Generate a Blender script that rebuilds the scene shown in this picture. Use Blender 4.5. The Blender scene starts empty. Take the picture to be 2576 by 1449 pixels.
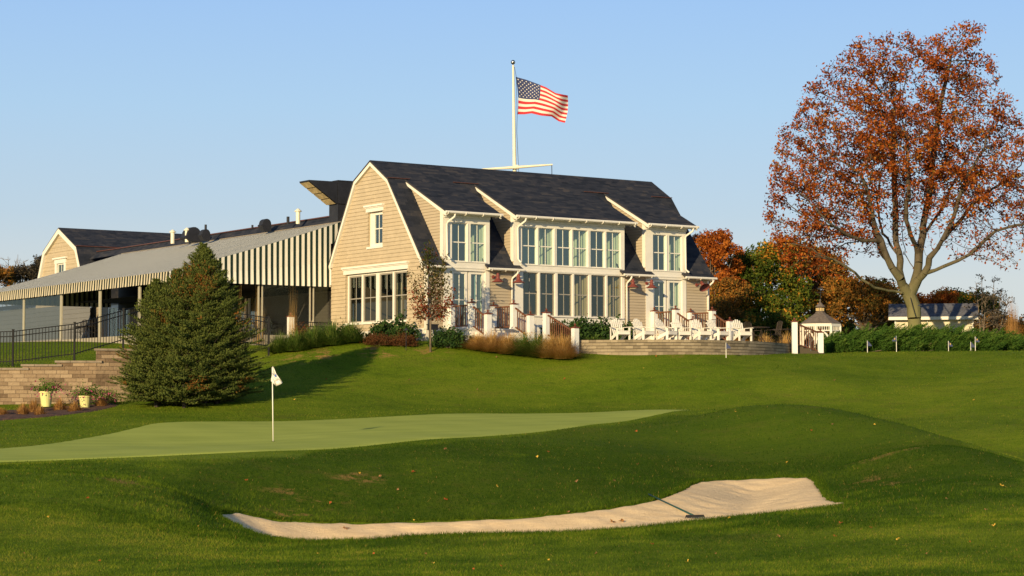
import bpy, bmesh, math, random
import numpy as np
from mathutils import Vector, Matrix, kdtree
random.seed(7); RN = np.random.default_rng(11)
SC = bpy.context.scene
COL = SC.collection

# ------------------------------------------------------------------ camera
FPX, CPX, CPY, HZ = 5161.0, 1288.0, 724.5, 1011.0
PITCH = math.atan((HZ - CPY) / FPX)
cam_data = bpy.data.cameras.new("camera")
cam = bpy.data.objects.new("camera", cam_data); COL.objects.link(cam)
cam.location = (0, 0, 0)
cam.rotation_euler = (math.pi / 2 + PITCH, 0, 0)
cam_data.sensor_width = 36.0
cam_data.lens = 36.0 * FPX / 2576.0
cam_data.clip_start = 0.5; cam_data.clip_end = 6000
SC.camera = cam

# ------------------------------------------------------------------ light
SUN_EL = math.radians(15.0)
SUN_H = Vector((-0.43, -0.903, 0)).normalized()          # horizontal direction towards the sun
SUN_DIR = Vector((SUN_H.x * math.cos(SUN_EL), SUN_H.y * math.cos(SUN_EL), math.sin(SUN_EL)))
world = bpy.data.worlds.new("World"); SC.world = world; world.use_nodes = True
wn = world.node_tree.nodes; wl = world.node_tree.links; wn.clear()
sky = wn.new("ShaderNodeTexSky"); sky.sky_type = 'NISHITA'; sky.sun_disc = False
sky.sun_elevation = SUN_EL
sky.sun_rotation = math.atan2(SUN_H.x, SUN_H.y)
sky.altitude = 0; sky.air_density = 1.0; sky.dust_density = 0.4; sky.ozone_density = 6.0
bg = wn.new("ShaderNodeBackground"); bg.inputs[1].default_value = 0.12
wo = wn.new("ShaderNodeOutputWorld")
# clear-evening gradient by elevation, laid over the physical sky
tc = wn.new("ShaderNodeTexCoord"); sx = wn.new("ShaderNodeSeparateXYZ"); wl.new(tc.outputs["Generated"], sx.inputs[0])
rp = wn.new("ShaderNodeValToRGB"); wl.new(sx.outputs[2], rp.inputs[0])
SKYC = [(0.0, (.70, .69, .65)), (.058, (.66, .685, .67)), (.09, (.54, .65, .73)), (.143, (.45, .64, .83)), (.20, (.365, .57, .88)), (.45, (.15, .27, .46)), (1.0, (.07, .12, .24))]
while len(rp.color_ramp.elements) < len(SKYC): rp.color_ramp.elements.new(.5)
for e, (ps, c) in zip(rp.color_ramp.elements, SKYC): e.position = ps; e.color = (*c, 1)
sc_ = wn.new("ShaderNodeVectorMath"); sc_.operation = 'SCALE'; wl.new(rp.outputs[0], sc_.inputs[0]); sc_.inputs["Scale"].default_value = 6.25
mxs = wn.new("ShaderNodeMix"); mxs.data_type = 'RGBA'; mxs.inputs[0].default_value = .88
wl.new(sky.outputs[0], mxs.inputs[6]); wl.new(sc_.outputs[0], mxs.inputs[7])
wl.new(mxs.outputs[2], bg.inputs[0]); wl.new(bg.outputs[0], wo.inputs[0])
sun_data = bpy.data.lights.new("sun", 'SUN'); sun_data.energy = 4.8
sun_data.angle = math.radians(0.6); sun_data.color = (1.0, 0.79, 0.45)
sun = bpy.data.objects.new("sun", sun_data); COL.objects.link(sun)
sun.rotation_euler = SUN_DIR.to_track_quat('Z', 'Y').to_euler()
SC.view_settings.view_transform = 'Standard'; SC.view_settings.look = 'None'
SC.view_settings.exposure = 0.43; SC.view_settings.gamma = 1.0

# ------------------------------------------------------------------ helpers: frames
def W(x, y, d):
    """point seen at picture position (x, y) of the 2576 px wide photograph, d metres deep"""
    c, s = math.cos(PITCH), math.sin(PITCH)
    dx = (x - CPX) / FPX; dz = -(y - CPY) / FPX
    ry = c - dz * s; rz = s + dz * c
    return Vector((dx * d / ry, d, rz * d / ry))
def WX(x, d): return (x - CPX) / FPX * d * 1.0
ANG = math.radians(34.4)
AX = Vector((math.cos(ANG), math.sin(ANG), 0)); BX = Vector((-math.sin(ANG), math.cos(ANG), 0))
OB = Vector((-3.58, 85.0, 0))
def L2W(u, v, z): return OB + AX * u + BX * v + Vector((0, 0, z))
def W2L(x, y):
    p = Vector((x, y, 0)) - OB
    return p.dot(AX), p.dot(BX)

# ------------------------------------------------------------------ helpers: materials
def rgb(c): return (c[0], c[1], c[2], 1.0)
class NM:
    def __init__(s, name, rough=0.7, spec=0.3, color=(.5, .5, .5), metallic=0.0):
        s.m = bpy.data.materials.new(name); s.m.use_nodes = True
        s.t = s.m.node_tree; s.n = s.t.nodes; s.l = s.t.links
        s.b = s.n["Principled BSDF"]; s.out = s.n["Material Output"]
        s.b.inputs["Base Color"].default_value = rgb(color)
        s.b.inputs["Roughness"].default_value = rough
        s.b.inputs["Metallic"].default_value = metallic
        s.b.inputs["Specular IOR Level"].default_value = spec
    def node(s, kind, **kw):
        n = s.n.new(kind)
        for k, v in kw.items(): setattr(n, k, v)
        return n
    def link(s, a, b): s.l.new(a, b)
    def coord(s, which="Object"):
        return s.node("ShaderNodeTexCoord").outputs[which]
    def mapping(s, src, scale=(1, 1, 1), rot=(0, 0, 0)):
        m = s.node("ShaderNodeMapping"); m.inputs["Scale"].default_value = scale; m.inputs["Rotation"].default_value = rot
        s.link(src, m.inputs[0]); return m.outputs[0]
    def noise(s, src, scale, detail=4, rough=.6):
        n = s.node("ShaderNodeTexNoise"); n.inputs["Scale"].default_value = scale
        n.inputs["Detail"].default_value = detail; n.inputs["Roughness"].default_value = rough
        s.link(src, n.inputs["Vector"]); return n.outputs["Fac"]
    def ramp(s, fac, stops, interp='LINEAR'):
        r = s.node("ShaderNodeValToRGB"); cr = r.color_ramp; cr.interpolation = interp
        while len(cr.elements) < len(stops): cr.elements.new(0.5)
        for e, (p, c) in zip(cr.elements, stops):
            e.position = p; e.color = rgb(c) if len(c) == 3 else c
        s.link(fac, r.inputs[0]); return r.outputs[0]
    def mix(s, fac, a, b, mode='MIX'):
        m = s.node("ShaderNodeMix", data_type='RGBA', blend_type=mode)
        for k, val in ((0, fac), (6, a), (7, b)):
            if isinstance(val, (int, float)): m.inputs[k].default_value = val
            elif isinstance(val, tuple): m.inputs[k].default_value = rgb(val)
            else: s.link(val, m.inputs[k])
        return m.outputs[2]
    def math(s, op, a, b=0.0, c=None):
        m = s.node("ShaderNodeMath", operation=op)
        for k, val in enumerate((a, b, c)):
            if val is None: continue
            if isinstance(val, (int, float)): m.inputs[k].default_value = val
            else: s.link(val, m.inputs[k])
        return m.outputs[0]
    def attr(s, name, out="Fac"):
        n = s.node("ShaderNodeAttribute"); n.attribute_name = name; return n.outputs[out]
    def color(s, c): s.link(c, s.b.inputs["Base Color"])
    def bump(s, h, strength=.4, dist=.02):
        b = s.node("ShaderNodeBump"); b.inputs["Strength"].default_value = strength
        b.inputs["Distance"].default_value = dist
        s.link(h, b.inputs["Height"]); s.link(b.outputs[0], s.b.inputs["Normal"])
    def sep(s, src):
        n = s.node("ShaderNodeSeparateXYZ"); s.link(src, n.inputs[0]); return n.outputs

MAT = {}
def plain(name, color, rough=.7, var=.12, scale=3.0, spec=.3, metallic=0., bump=0.):
    m = NM(name, rough, spec, color, metallic)
    co = m.coord()
    f = m.noise(co, scale, 5)
    lo = tuple(c * (1 - var) for c in color); hi = tuple(min(1, c * (1 + var)) for c in color)
    m.color(m.ramp(f, [(.3, lo), (.7, hi)]))
    if bump: m.bump(m.noise(co, scale * 8, 4), bump, .01)
    MAT[name] = m.m; return m.m

plain("white_paint", (.72, .67, .585), .55, .05, 2)
plain("white_wood", (.70, .68, .64), .5, .05, 4)
plain("rail_wood", (.135, .055, .028), .6, .25, 9)
plain("post_cap", (.14, .04, .022), .5, .2, 5)
plain("black_metal", (.007, .007, .009), .6, .2, 5, .15)
plain("dark_metal", (.022, .023, .030), .6, .2, 3, .2)
plain("slate_shingle", (.10, .10, .115), .9, .4, 7, bump=.5)
plain("cream_metal", (.72, .66, .5), .45, .06, 4, .4)
plain("awning_post", (.42, .38, .29), .5, .08, 4, .3)
plain("copper", (.085, .032, .022), .5, .25, 6, .5)
plain("tan_panel", (.48, .36, .18), .7, .3, 4)
plain("red_lamp", (.17, .040, .030), .5, .15, 8, .4)
plain("interior", (.20, .31, .30), .9, .1, .7)
plain("interior_warm", (.17, .155, .13), .9, .15, .7)
plain("curtain", (.46, .45, .31), .9, .08, 1.5)
plain("concrete", (.30, .26, .2), .9, .12, 3, bump=.3)
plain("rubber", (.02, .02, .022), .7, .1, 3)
plain("sash_grey", (.30, .27, .23), .6, .08, 4)
plain("spruce_bark", (.045, .035, .025), .9, .3, 6)
plain("rake_green", (.015, .06, .05), .5, .1, 5)
plain("leaf_bark", (.16, .12, .085), .9, .35, 5, bump=.6)
plain("pot", (.62, .60, .25), .6, .1, 4)
plain("mesh_metal", (.05, .035, .025), .6, .2, 5)

def mat_siding(name, base, board=.165, joints=True, lap_shade=None):
    m = NM(name, .8, .2)
    co = m.coord()
    x, y, z = m.sep(co)
    row = m.math('FLOOR', m.math('DIVIDE', z, board))
    hor = m.math('ADD', x, y)
    f = m.noise(co, 1.2, 5)
    comb = m.node("ShaderNodeCombineXYZ")
    off = m.math('MULTIPLY', row, 3.717)
    m.link(m.math('FLOOR', m.math('DIVIDE', m.math('ADD', hor, off), .19 if joints else 2.3)), comb.inputs[0]); m.link(row, comb.inputs[1])
    wnz = m.node("ShaderNodeTexWhiteNoise", noise_dimensions='2D'); m.link(comb.outputs[0], wnz.inputs[0])
    a = .10 if joints else .05
    val = m.math('ADD', m.math('MULTIPLY', wnz.outputs[0], a), m.math('MULTIPLY', f, .22))
    col = m.ramp(val, [(0, tuple(c * .82 for c in base)), (.32, tuple(min(1, c * 1.13) for c in base))])
    if lap_shade:       # shadow line painted along each lapped course
        fr = m.math('FRACT', m.math('DIVIDE', m.math('SUBTRACT', z, lap_shade[0]), lap_shade[1])); col = m.mix(m.math('MULTIPLY', m.math('LESS_THAN', fr, .10), .42), col, tuple(c * .30 for c in base))
    m.color(col)
    m.bump(m.noise(m.mapping(co, (4, 4, 40)), 3, 4), .12, .01)
    MAT[name] = m.m
mat_siding("siding", (.465, .370, .250), lap_shade=(.42, .165))
mat_siding("siding_front", (.44, .355, .25), joints=False, lap_shade=(.42, .128))
mat_siding("shade_wall", (.17, .165, .16), joints=False)  # annex siding with the awning's shade put into its colour
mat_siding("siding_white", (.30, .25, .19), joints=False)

def mat_roof(name="roof"):
    m = NM(name, .88, .15)
    uv = m.coord("UV")
    x, y, z = m.sep(uv)
    row = m.math('FLOOR', m.math('DIVIDE', y, .16))
    def cells(w, k, rr):
        comb = m.node("ShaderNodeCombineXYZ")
        m.link(m.math('FLOOR', m.math('DIVIDE', m.math('ADD', x, m.math('MULTIPLY', rr, k)), w)), comb.inputs[0]); m.link(rr, comb.inputs[1])
        w_ = m.node("ShaderNodeTexWhiteNoise", noise_dimensions='2D'); m.link(comb.outputs[0], w_.inputs[0]); return w_.outputs[0]
    a = cells(.34, .531, row)
    b = cells(.9, .37, m.math('FLOOR', m.math('DIVIDE', y, .32)))
    f = m.noise(uv, .9, 4)
    v = m.math('ADD', m.math('ADD', m.math('MULTIPLY', a, .42), m.math('MULTIPLY', b, .2)), m.math('MULTIPLY', f, .5))
    m.color(m.ramp(v, [(.20, (.011, .014, .022)), (.5, (.024, .027, .038)), (.72, (.038, .038, .046)), (.95, (.072, .062, .058))]))
    fr = m.math('FRACT', m.math('DIVIDE', y, .16))
    h = m.math('ADD', m.math('MULTIPLY', fr, .6), m.math('MULTIPLY', a, .5))
    m.bump(h, .5, .02)
    MAT[name] = m.m
mat_roof()

def mat_stripe(name, cream, dark, period=.28, cut=.52):
    m = NM(name, .8, .15)
    uv = m.coord("UV"); x, y, z = m.sep(uv)
    fr = m.math('FRACT', m.math('DIVIDE', x, period))
    st = m.math('GREATER_THAN', fr, cut)
    f = m.noise(uv, 2.2, 4)
    c1 = m.mix(f, tuple(c * .9 for c in cream), tuple(min(1, c * 1.08) for c in cream))
    m.color(m.mix(st, c1, dark))
    MAT[name] = m.m
mat_stripe("valance_stripe", (.50, .43, .31), (.010, .020, .017), cut=.47)
mat_stripe("awning_stripe", (.70, .66, .57), (.012, .028, .022))

def mat_glass(name, tint, refl, bumpy=0.):
    m = NM(name)
    m.n.remove(m.b)
    tr = m.node("ShaderNodeBsdfTransparent"); tr.inputs[0].default_value = rgb(tint)
    gl = m.node("ShaderNodeBsdfGlossy"); gl.inputs["Roughness"].default_value = .03 if not bumpy else .12
    gl.inputs[0].default_value = (.80, .95, .88, 1)
    ge = m.node("ShaderNodeNewGeometry"); dt = m.node("ShaderNodeVectorMath", operation='DOT_PRODUCT'); m.link(ge.outputs["Incoming"], dt.inputs[0]); m.link(ge.outputs["Normal"], dt.inputs[1])
    gr = m.math('POWER', m.math('SUBTRACT', 1.0, m.math('ABSOLUTE', dt.outputs["Value"])), 5.0)
    fac = m.math('ADD', m.math('MULTIPLY', gr, .8), refl)
    if bumpy:
        b = m.node("ShaderNodeBump"); b.inputs["Strength"].default_value = bumpy; b.inputs["Distance"].default_value = .05
        nn = m.noise(m.mapping(m.coord(), (1.6, 1.6, .7)), 1.5, 4); m.link(nn, b.inputs["Height"]); m.link(b.outputs[0], gl.inputs["Normal"])
    mx = m.node("ShaderNodeMixShader"); m.link(fac, mx.inputs[0]); m.link(tr.outputs[0], mx.inputs[1]); m.link(gl.outputs[0], mx.inputs[2])
    m.link(mx.outputs[0], m.out.inputs[0]); MAT[name] = m.m
mat_glass("glass", (.80, .92, .92), .165)
mat_glass("glass_dim", (.62, .60, .54), .10)
mat_glass("clear_vinyl", (.46, .48, .50), .045, .6)

def mat_block(name, c0, c1, c2, bw=.42, bh=.143, vert=.6, hor=.75):
    m = NM(name, .92, .15)
    uv = m.coord("UV"); x, y, z = m.sep(uv)
    row = m.math('FLOOR', m.math('DIVIDE', y, bh))
    xs = m.math('DIVIDE', m.math('ADD', x, m.math('MULTIPLY', row, .137)), bw)
    comb = m.node("ShaderNodeCombineXYZ"); m.link(m.math('FLOOR', xs), comb.inputs[0]); m.link(row, comb.inputs[1])
    wn_ = m.node("ShaderNodeTexWhiteNoise", noise_dimensions='2D'); m.link(comb.outputs[0], wn_.inputs[0])
    v = m.math('ADD', m.math('MULTIPLY', wn_.outputs[0], .55), m.math('MULTIPLY', m.noise(uv, 5, 6, .7), .5))
    col = m.ramp(v, [(.25, c0), (.5, c1), (.8, c2)])
    jx = m.math('LESS_THAN', m.math('FRACT', xs), .035); jy = m.math('LESS_THAN', m.math('FRACT', m.math('DIVIDE', y, bh)), .07)
    j = m.math('MAXIMUM', m.math('MULTIPLY', jx, vert), m.math('MULTIPLY', jy, hor))
    m.color(m.mix(j, col, tuple(c * .45 for c in c0)))
    h = m.math('SUBTRACT', m.math('ADD', m.math('MULTIPLY', m.noise(uv, 14, 5, .7), .8), m.math('MULTIPLY', wn_.outputs[0], .3)), m.math('MULTIPLY', j, .8))
    m.bump(h, .9, .04); MAT[name] = m.m
mat_block("stone_block", (.15, .10, .062), (.27, .188, .118), (.37, .27, .175))
mat_block("terrace_block", (.17, .135, .09), (.26, .205, .135), (.33, .265, .18), .3, .125, .25, 1.0)
plain("stone_cap", (.26, .205, .15), .9, .2, 5, bump=.4)

def mat_grass(name, stops, fine=True):
    """turf: patchy green, with shade on the banks put into the colour"""
    m = NM(name, .95, .03)
    co = m.coord()
    big = m.noise(co, .16, 5, .6); mid = m.noise(m.mapping(co, (.6, 1.0, 1)), 1.1, 6, .72); fin = m.noise(co, 11, 4, .7)
    v = m.math('ADD', m.math('ADD', m.math('MULTIPLY', big, .45), m.math('MULTIPLY', mid, .4)), m.math('MULTIPLY', m.math('ADD', fin, m.math('MULTIPLY', m.math('SUBTRACT', m.noise(co, 34, 3, .8), .5), 1.2)), .42 if fine else .1))
    col = m.ramp(v, [(.46, stops[0]), (.63, stops[1]), (.80, stops[2])])
    zone = m.attr("rough_shade_zone")
    col = m.mix(m.math('MULTIPLY', zone, .62), col, (.026, .060, .005))  # longer rough is darker; shade on bank and mound face painted in too
    fr = m.attr("fringe_zone")
    col = m.mix(m.math('MULTIPLY', fr, .7), col, (.15, .205, .022))
    dry = m.math('MULTIPLY', m.ramp(m.noise(m.mapping(co, (.7, 1, 1)), .55, 5, .7), [(.55, (0, 0, 0)), (.68, (1, 1, 1))]), .35)
    col = m.mix(dry, col, (.135, .120, .024))
    spk = m.math('MULTIPLY', m.ramp(m.noise(m.mapping(co, (.8, 1.2, 1)), 2.6, 5, .75), [(.56, (0, 0, 0)), (.66, (1, 1, 1))]), .38)
    col = m.mix(spk, col, (.11, .085, .022))
    br = m.math('MULTIPLY', m.attr("bare_zone"), m.ramp(m.noise(co, 1.7, 5, .7), [(.50, (0, 0, 0)), (.60, (1, 1, 1))]))
    col = m.mix(m.math('MINIMUM', m.math('MULTIPLY', br, .8), 1.0), col, (.42, .22, .08))
    m.color(col)
    m.bump(m.math('ADD', fin, m.math('MULTIPLY', m.noise(co, 40, 3), .6)), .9, .06)
    MAT[name] = m.m; return m
mat_grass("turf", [(.064, .112, .006), (.122, .178, .010), (.195, .225, .018)])
def mat_green():
    m = NM("green_turf", .9, .05)
    co = m.coord()
    f = m.noise(m.mapping(co, (.3, 1.2, 1)), .8, 5); g = m.noise(co, 30, 3)
    v = m.math('ADD', m.math('MULTIPLY', f, .7), m.math('MULTIPLY', g, .3))
    sx, sy, sz = m.sep(co); bn = m.math('SINE', m.math('MULTIPLY', m.math('ADD', sx, m.math('MULTIPLY', sy, .45)), 2.9)); v = m.math('ADD', v, m.math('MULTIPLY', bn, .035))
    m.color(m.ramp(v, [(.35, (.27, .315, .060)), (.65, (.36, .395, .080))]))
    m.bump(g, .2, .01); MAT["green_turf"] = m.m
mat_green()
def mat_sand():
    m = NM("sand", .95, .1)
    co = m.coord()
    f = m.noise(m.mapping(co, (1, 2.5, 1)), 1.6, 6, .7); g = m.noise(co, 45, 3, .7); h = m.noise(m.mapping(co, (1, 3, 1)), 6, 4)
    v = m.math('ADD', m.math('MULTIPLY', f, .6), m.math('MULTIPLY', g, .4))
    m.color(m.ramp(v, [(.3, (.66, .455, .25)), (.55, (.84, .61, .345)), (.75, (.92, .69, .41))]))
    gv = m.noise(m.mapping(co, (14, 1.6, 1), (0, 0, .5)), 1.0, 3)
    m.bump(m.math('ADD', m.math('MULTIPLY', h, .8), m.math('ADD', m.math('MULTIPLY', g, .4), m.math('MULTIPLY', gv, .3))), .7, .05); MAT["sand"] = m.m
mat_sand()
plain("mulch", (.085, .042, .028), .95, .5, 8, bump=.8)

def mat_leaf(name, stops, trans=.35, attr="rnd"):
    m = NM(name, .8, .08)
    col = m.ramp(m.attr(attr), stops); m.color(col)
    if trans:
        t = m.node("ShaderNodeBsdfTranslucent"); m.link(col, t.inputs[0])
        mx = m.node("ShaderNodeMixShader"); mx.inputs[0].default_value = trans
        m.link(m.b.outputs[0], mx.inputs[1]); m.link(t.outputs[0], mx.inputs[2]); m.link(mx.outputs[0], m.out.inputs[0])
    MAT[name] = m.m
mat_leaf("blade", [(0, (.027, .064, .004)), (.45, (.112, .172, .010)), (.85, (.21, .235, .020)), (1, (.38, .25, .06))], .35)
mat_leaf("oak_leaf", [(0, (.095, .024, .009)), (.4, (.28, .064, .013)), (.75, (.48, .125, .020)), (1, (.40, .20, .035))], .35)
mat_leaf("orange_leaf", [(0, (.20, .045, .01)), (.5, (.40, .11, .018)), (1, (.55, .20, .03))], .35)
mat_leaf("maple_leaf", [(0, (.040, .070, .010)), (.5, (.10, .13, .018)), (.72, (.22, .18, .022)), (.85, (.60, .22, .025)), (1, (.7, .32, .04))], .3)
mat_leaf("brown_leaf", [(0, (.085, .075, .018)), (.4, (.20, .11, .026)), (.65, (.40, .16, .028)), (.82, (.52, .20, .035)), (1, (.16, .18, .03))], .3)
mat_leaf("grey_leaf", [(0, (.045, .04, .03)), (1, (.10, .075, .045))], .3)
mat_leaf("needle", [(0, (.036, .054, .012)), (.45, (.085, .112, .024)), (.8, (.18, .20, .045)), (.92, (.19, .18, .04)), (1, (.30, .13, .03))], .15)
mat_leaf("juniper_leaf", [(0, (.024, .058, .010)), (.6, (.055, .115, .016)), (1, (.13, .18, .03))], .2)
mat_leaf("shrub_leaf", [(0, (.018, .042, .012)), (.6, (.042, .082, .018)), (1, (.085, .125, .03))], .2)
mat_leaf("red_shrub_leaf", [(0, (.07, .03, .012)), (.6, (.14, .055, .022)), (1, (.09, .08, .02))], .2)
mat_leaf("pear_leaf", [(0, (.035, .06, .012)), (.5, (.10, .08, .02)), (.75, (.25, .05, .03)), (1, (.32, .07, .03))], .35)
mat_leaf("strap_leaf", [(0, (.05, .10, .014)), (.6, (.12, .19, .03)), (1, (.28, .27, .07))], .3)
mat_leaf("tan_grass", [(0, (.34, .19, .05)), (.5, (.60, .36, .11)), (1, (.78, .54, .24))], .35)
mat_leaf("straw", [(0, (.22, .10, .03)), (.6, (.42, .22, .07)), (1, (.60, .36, .13))], .25)
mat_leaf("flower", [(0, (.35, .03, .12)), (.6, (.5, .06, .2)), (1, (.65, .2, .3))], .3)
mat_leaf("fallen", [(0, (.28, .06, .012)), (1, (.5, .2, .04))], .1)

# ------------------------------------------------------------------ helpers: mesh builder and tagging
class MB:
    def __init__(s): s.v = []; s.f = []; s.uv = []
    def quad(s, *p, uv=None):
        i = len(s.v); s.v += [tuple(q) for q in p]; s.f.append(tuple(range(i, i + len(p))))
        s.uv += list(uv) if uv else [(0, 0)] * len(p)
        return s
    def mesh(s, vs, fs):
        i = len(s.v); s.v += [tuple(q) for q in vs]
        for f in fs:
            s.f.append(tuple(i + k for k in f)); s.uv += [(0, 0)] * len(f)
        return s
    def box(s, x0, x1, y0, y1, z0, z1):
        vs = [(x, y, z) for z in (z0, z1) for y in (y0, y1) for x in (x0, x1)]
        return s.mesh(vs, [(0, 2, 3, 1), (4, 5, 7, 6), (0, 1, 5, 4), (2, 6, 7, 3), (0, 4, 6, 2), (1, 3, 7, 5)])
    def beam(s, p, q, w, h, up=(0, 0, 1)):
        p = Vector(p); q = Vector(q); d = (q - p).normalized(); up = Vector(up)
        if abs(d.dot(up)) > .99: up = Vector((0, 1, 0))
        sd = d.cross(up).normalized() * (w / 2); tu = sd.cross(d).normalized() * (h / 2)
        vs = [e + a * sd + b * tu for e in (p, q) for a, b in ((-1, -1), (1, -1), (1, 1), (-1, 1))]
        return s.mesh(vs, [(3, 2, 1, 0), (4, 5, 6, 7), (0, 1, 5, 4), (1, 2, 6, 5), (2, 3, 7, 6), (3, 0, 4, 7)])
    def tube(s, pts, rad, seg=8, cap=True):
        pts = [Vector(p) for p in pts]; n = len(pts)
        if not hasattr(rad, '__len__'): rad = [rad] * n
        vs = []; ref = Vector((0.13, 0.21, 1)).normalized()
        for i, p in enumerate(pts):
            d = (pts[min(i + 1, n - 1)] - pts[max(i - 1, 0)])
            d = d.normalized() if d.length > 1e-9 else Vector((0, 0, 1))
            r = ref if abs(d.dot(ref)) < .95 else Vector((1, 0, 0))
            a = d.cross(r).normalized(); b = d.cross(a)
            for k in range(seg):
                t = 2 * math.pi * k / seg
                vs.append(p + (a * math.cos(t) + b * math.sin(t)) * rad[i])
        fs = [(i * seg + k, i * seg + (k + 1) % seg, (i + 1) * seg + (k + 1) % seg, (i + 1) * seg + k) for i in range(n - 1) for k in range(seg)]
        if cap: fs += [tuple(range(seg))[::-1], tuple((n - 1) * seg + k for k in range(seg))]
        return s.mesh(vs, fs)
    def lathe(s, c, prof, seg=16, rot=0.):
        vs = []; n = len(prof)
        for r, z in prof:
            for k in range(seg):
                t = 2 * math.pi * k / seg + rot; vs.append((c[0] + r * math.cos(t), c[1] + r * math.sin(t), c[2] + z))
        fs = [(i * seg + k, i * seg + (k + 1) % seg, (i + 1) * seg + (k + 1) % seg, (i + 1) * seg + k) for i in range(n - 1) for k in range(seg)]
        fs += [tuple(range(seg))[::-1], tuple((n - 1) * seg + k for k in range(seg))]
        return s.mesh(vs, fs)
    def prism(s, poly, fn, t0, t1):
        """poly of (a, b) pairs, fn(a, b, t) -> point, extruded between t0 and t1"""
        n = len(poly); vs = [fn(a, b, t) for t in (t0, t1) for a, b in poly]
        return s.mesh(vs, [tuple(range(n))[::-1], tuple(range(n, 2 * n))] + [(k, (k + 1) % n, n + (k + 1) % n, n + k) for k in range(n)])
    def build(s, name, mat, parent=None, off=(0, 0, 0), smooth=False):
        me = bpy.data.meshes.new(name)
        vs = [(p[0] - off[0], p[1] - off[1], p[2] - off[2]) for p in s.v]
        me.from_pydata(vs, [], s.f)
        ul = me.uv_layers.new(name="UVMap"); ul.data.foreach_set("uv", np.array(s.uv, dtype=np.float32).ravel())
        me.materials.append(MAT[mat] if isinstance(mat, str) else mat)
        if smooth: me.polygons.foreach_set("use_smooth", [True] * len(me.polygons))
        me.update()
        bm = bmesh.new(); bm.from_mesh(me); bmesh.ops.recalc_face_normals(bm, faces=bm.faces); bm.to_mesh(me); bm.free()
        o = bpy.data.objects.new(name, me); COL.objects.link(o)
        if parent: o.parent = parent
        return o

def np_obj(name, mat, V, Fs, parent=None, loc=None, rnd=None, attrs=None, smooth=False):
    """fast mesh from numpy arrays; Fs is (n, k) faces of k corners"""
    me = bpy.data.meshes.new(name)
    V = np.asarray(V, dtype=np.float32); Fs = np.asarray(Fs, dtype=np.int32); n, k = Fs.shape
    me.vertices.add(len(V)); me.vertices.foreach_set("co", V.ravel())
    me.loops.add(n * k); me.loops.foreach_set("vertex_index", Fs.ravel())
    me.polygons.add(n); me.polygons.foreach_set("loop_start", np.arange(0, n * k, k, dtype=np.int32))
    me.polygons.foreach_set("loop_total", np.full(n, k, dtype=np.int32))
    if smooth: me.polygons.foreach_set("use_smooth", np.ones(n, dtype=bool))
    me.update(calc_edges=True)
    if rnd is not None:
        a = me.attributes.new("rnd", 'FLOAT', 'POINT'); a.data.foreach_set("value", np.asarray(rnd, dtype=np.float32))
    for kk, val in (attrs or {}).items():
        a = me.attributes.new(kk, 'FLOAT', 'POINT'); a.data.foreach_set("value", np.asarray(val, dtype=np.float32))
    me.materials.append(MAT[mat]); me.validate()
    o = bpy.data.objects.new(name, me); COL.objects.link(o)
    if parent: o.parent = parent
    if loc is not None: o.location = loc
    return o

def tag(o, label=None, cat=None, group=None, kind=None):
    if label: o["label"] = label
    if cat: o["category"] = cat
    if group: o["group"] = group
    if kind or cat: o["kind"] = kind or "thing"
    return o
def empty(name, loc=(0, 0, 0), rz=0., label=None, cat=None, group=None):
    o = bpy.data.objects.new(name, None); COL.objects.link(o); o.empty_display_size = .2
    o.location = loc; o.rotation_euler = (0, 0, rz); return tag(o, label, cat, group)
def copy_tree(o, parent=None):
    c = o.copy(); COL.objects.link(c)
    if parent: c.parent = parent
    for ch in list(o.children): copy_tree(ch, c)
    return c
def bthing(name, base, label, cat, group=None):
    """thing modelled in the building's own frame; returns its Empty and the offset for its meshes"""
    return empty(name, L2W(*base), ANG, label, cat, group), base
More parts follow.
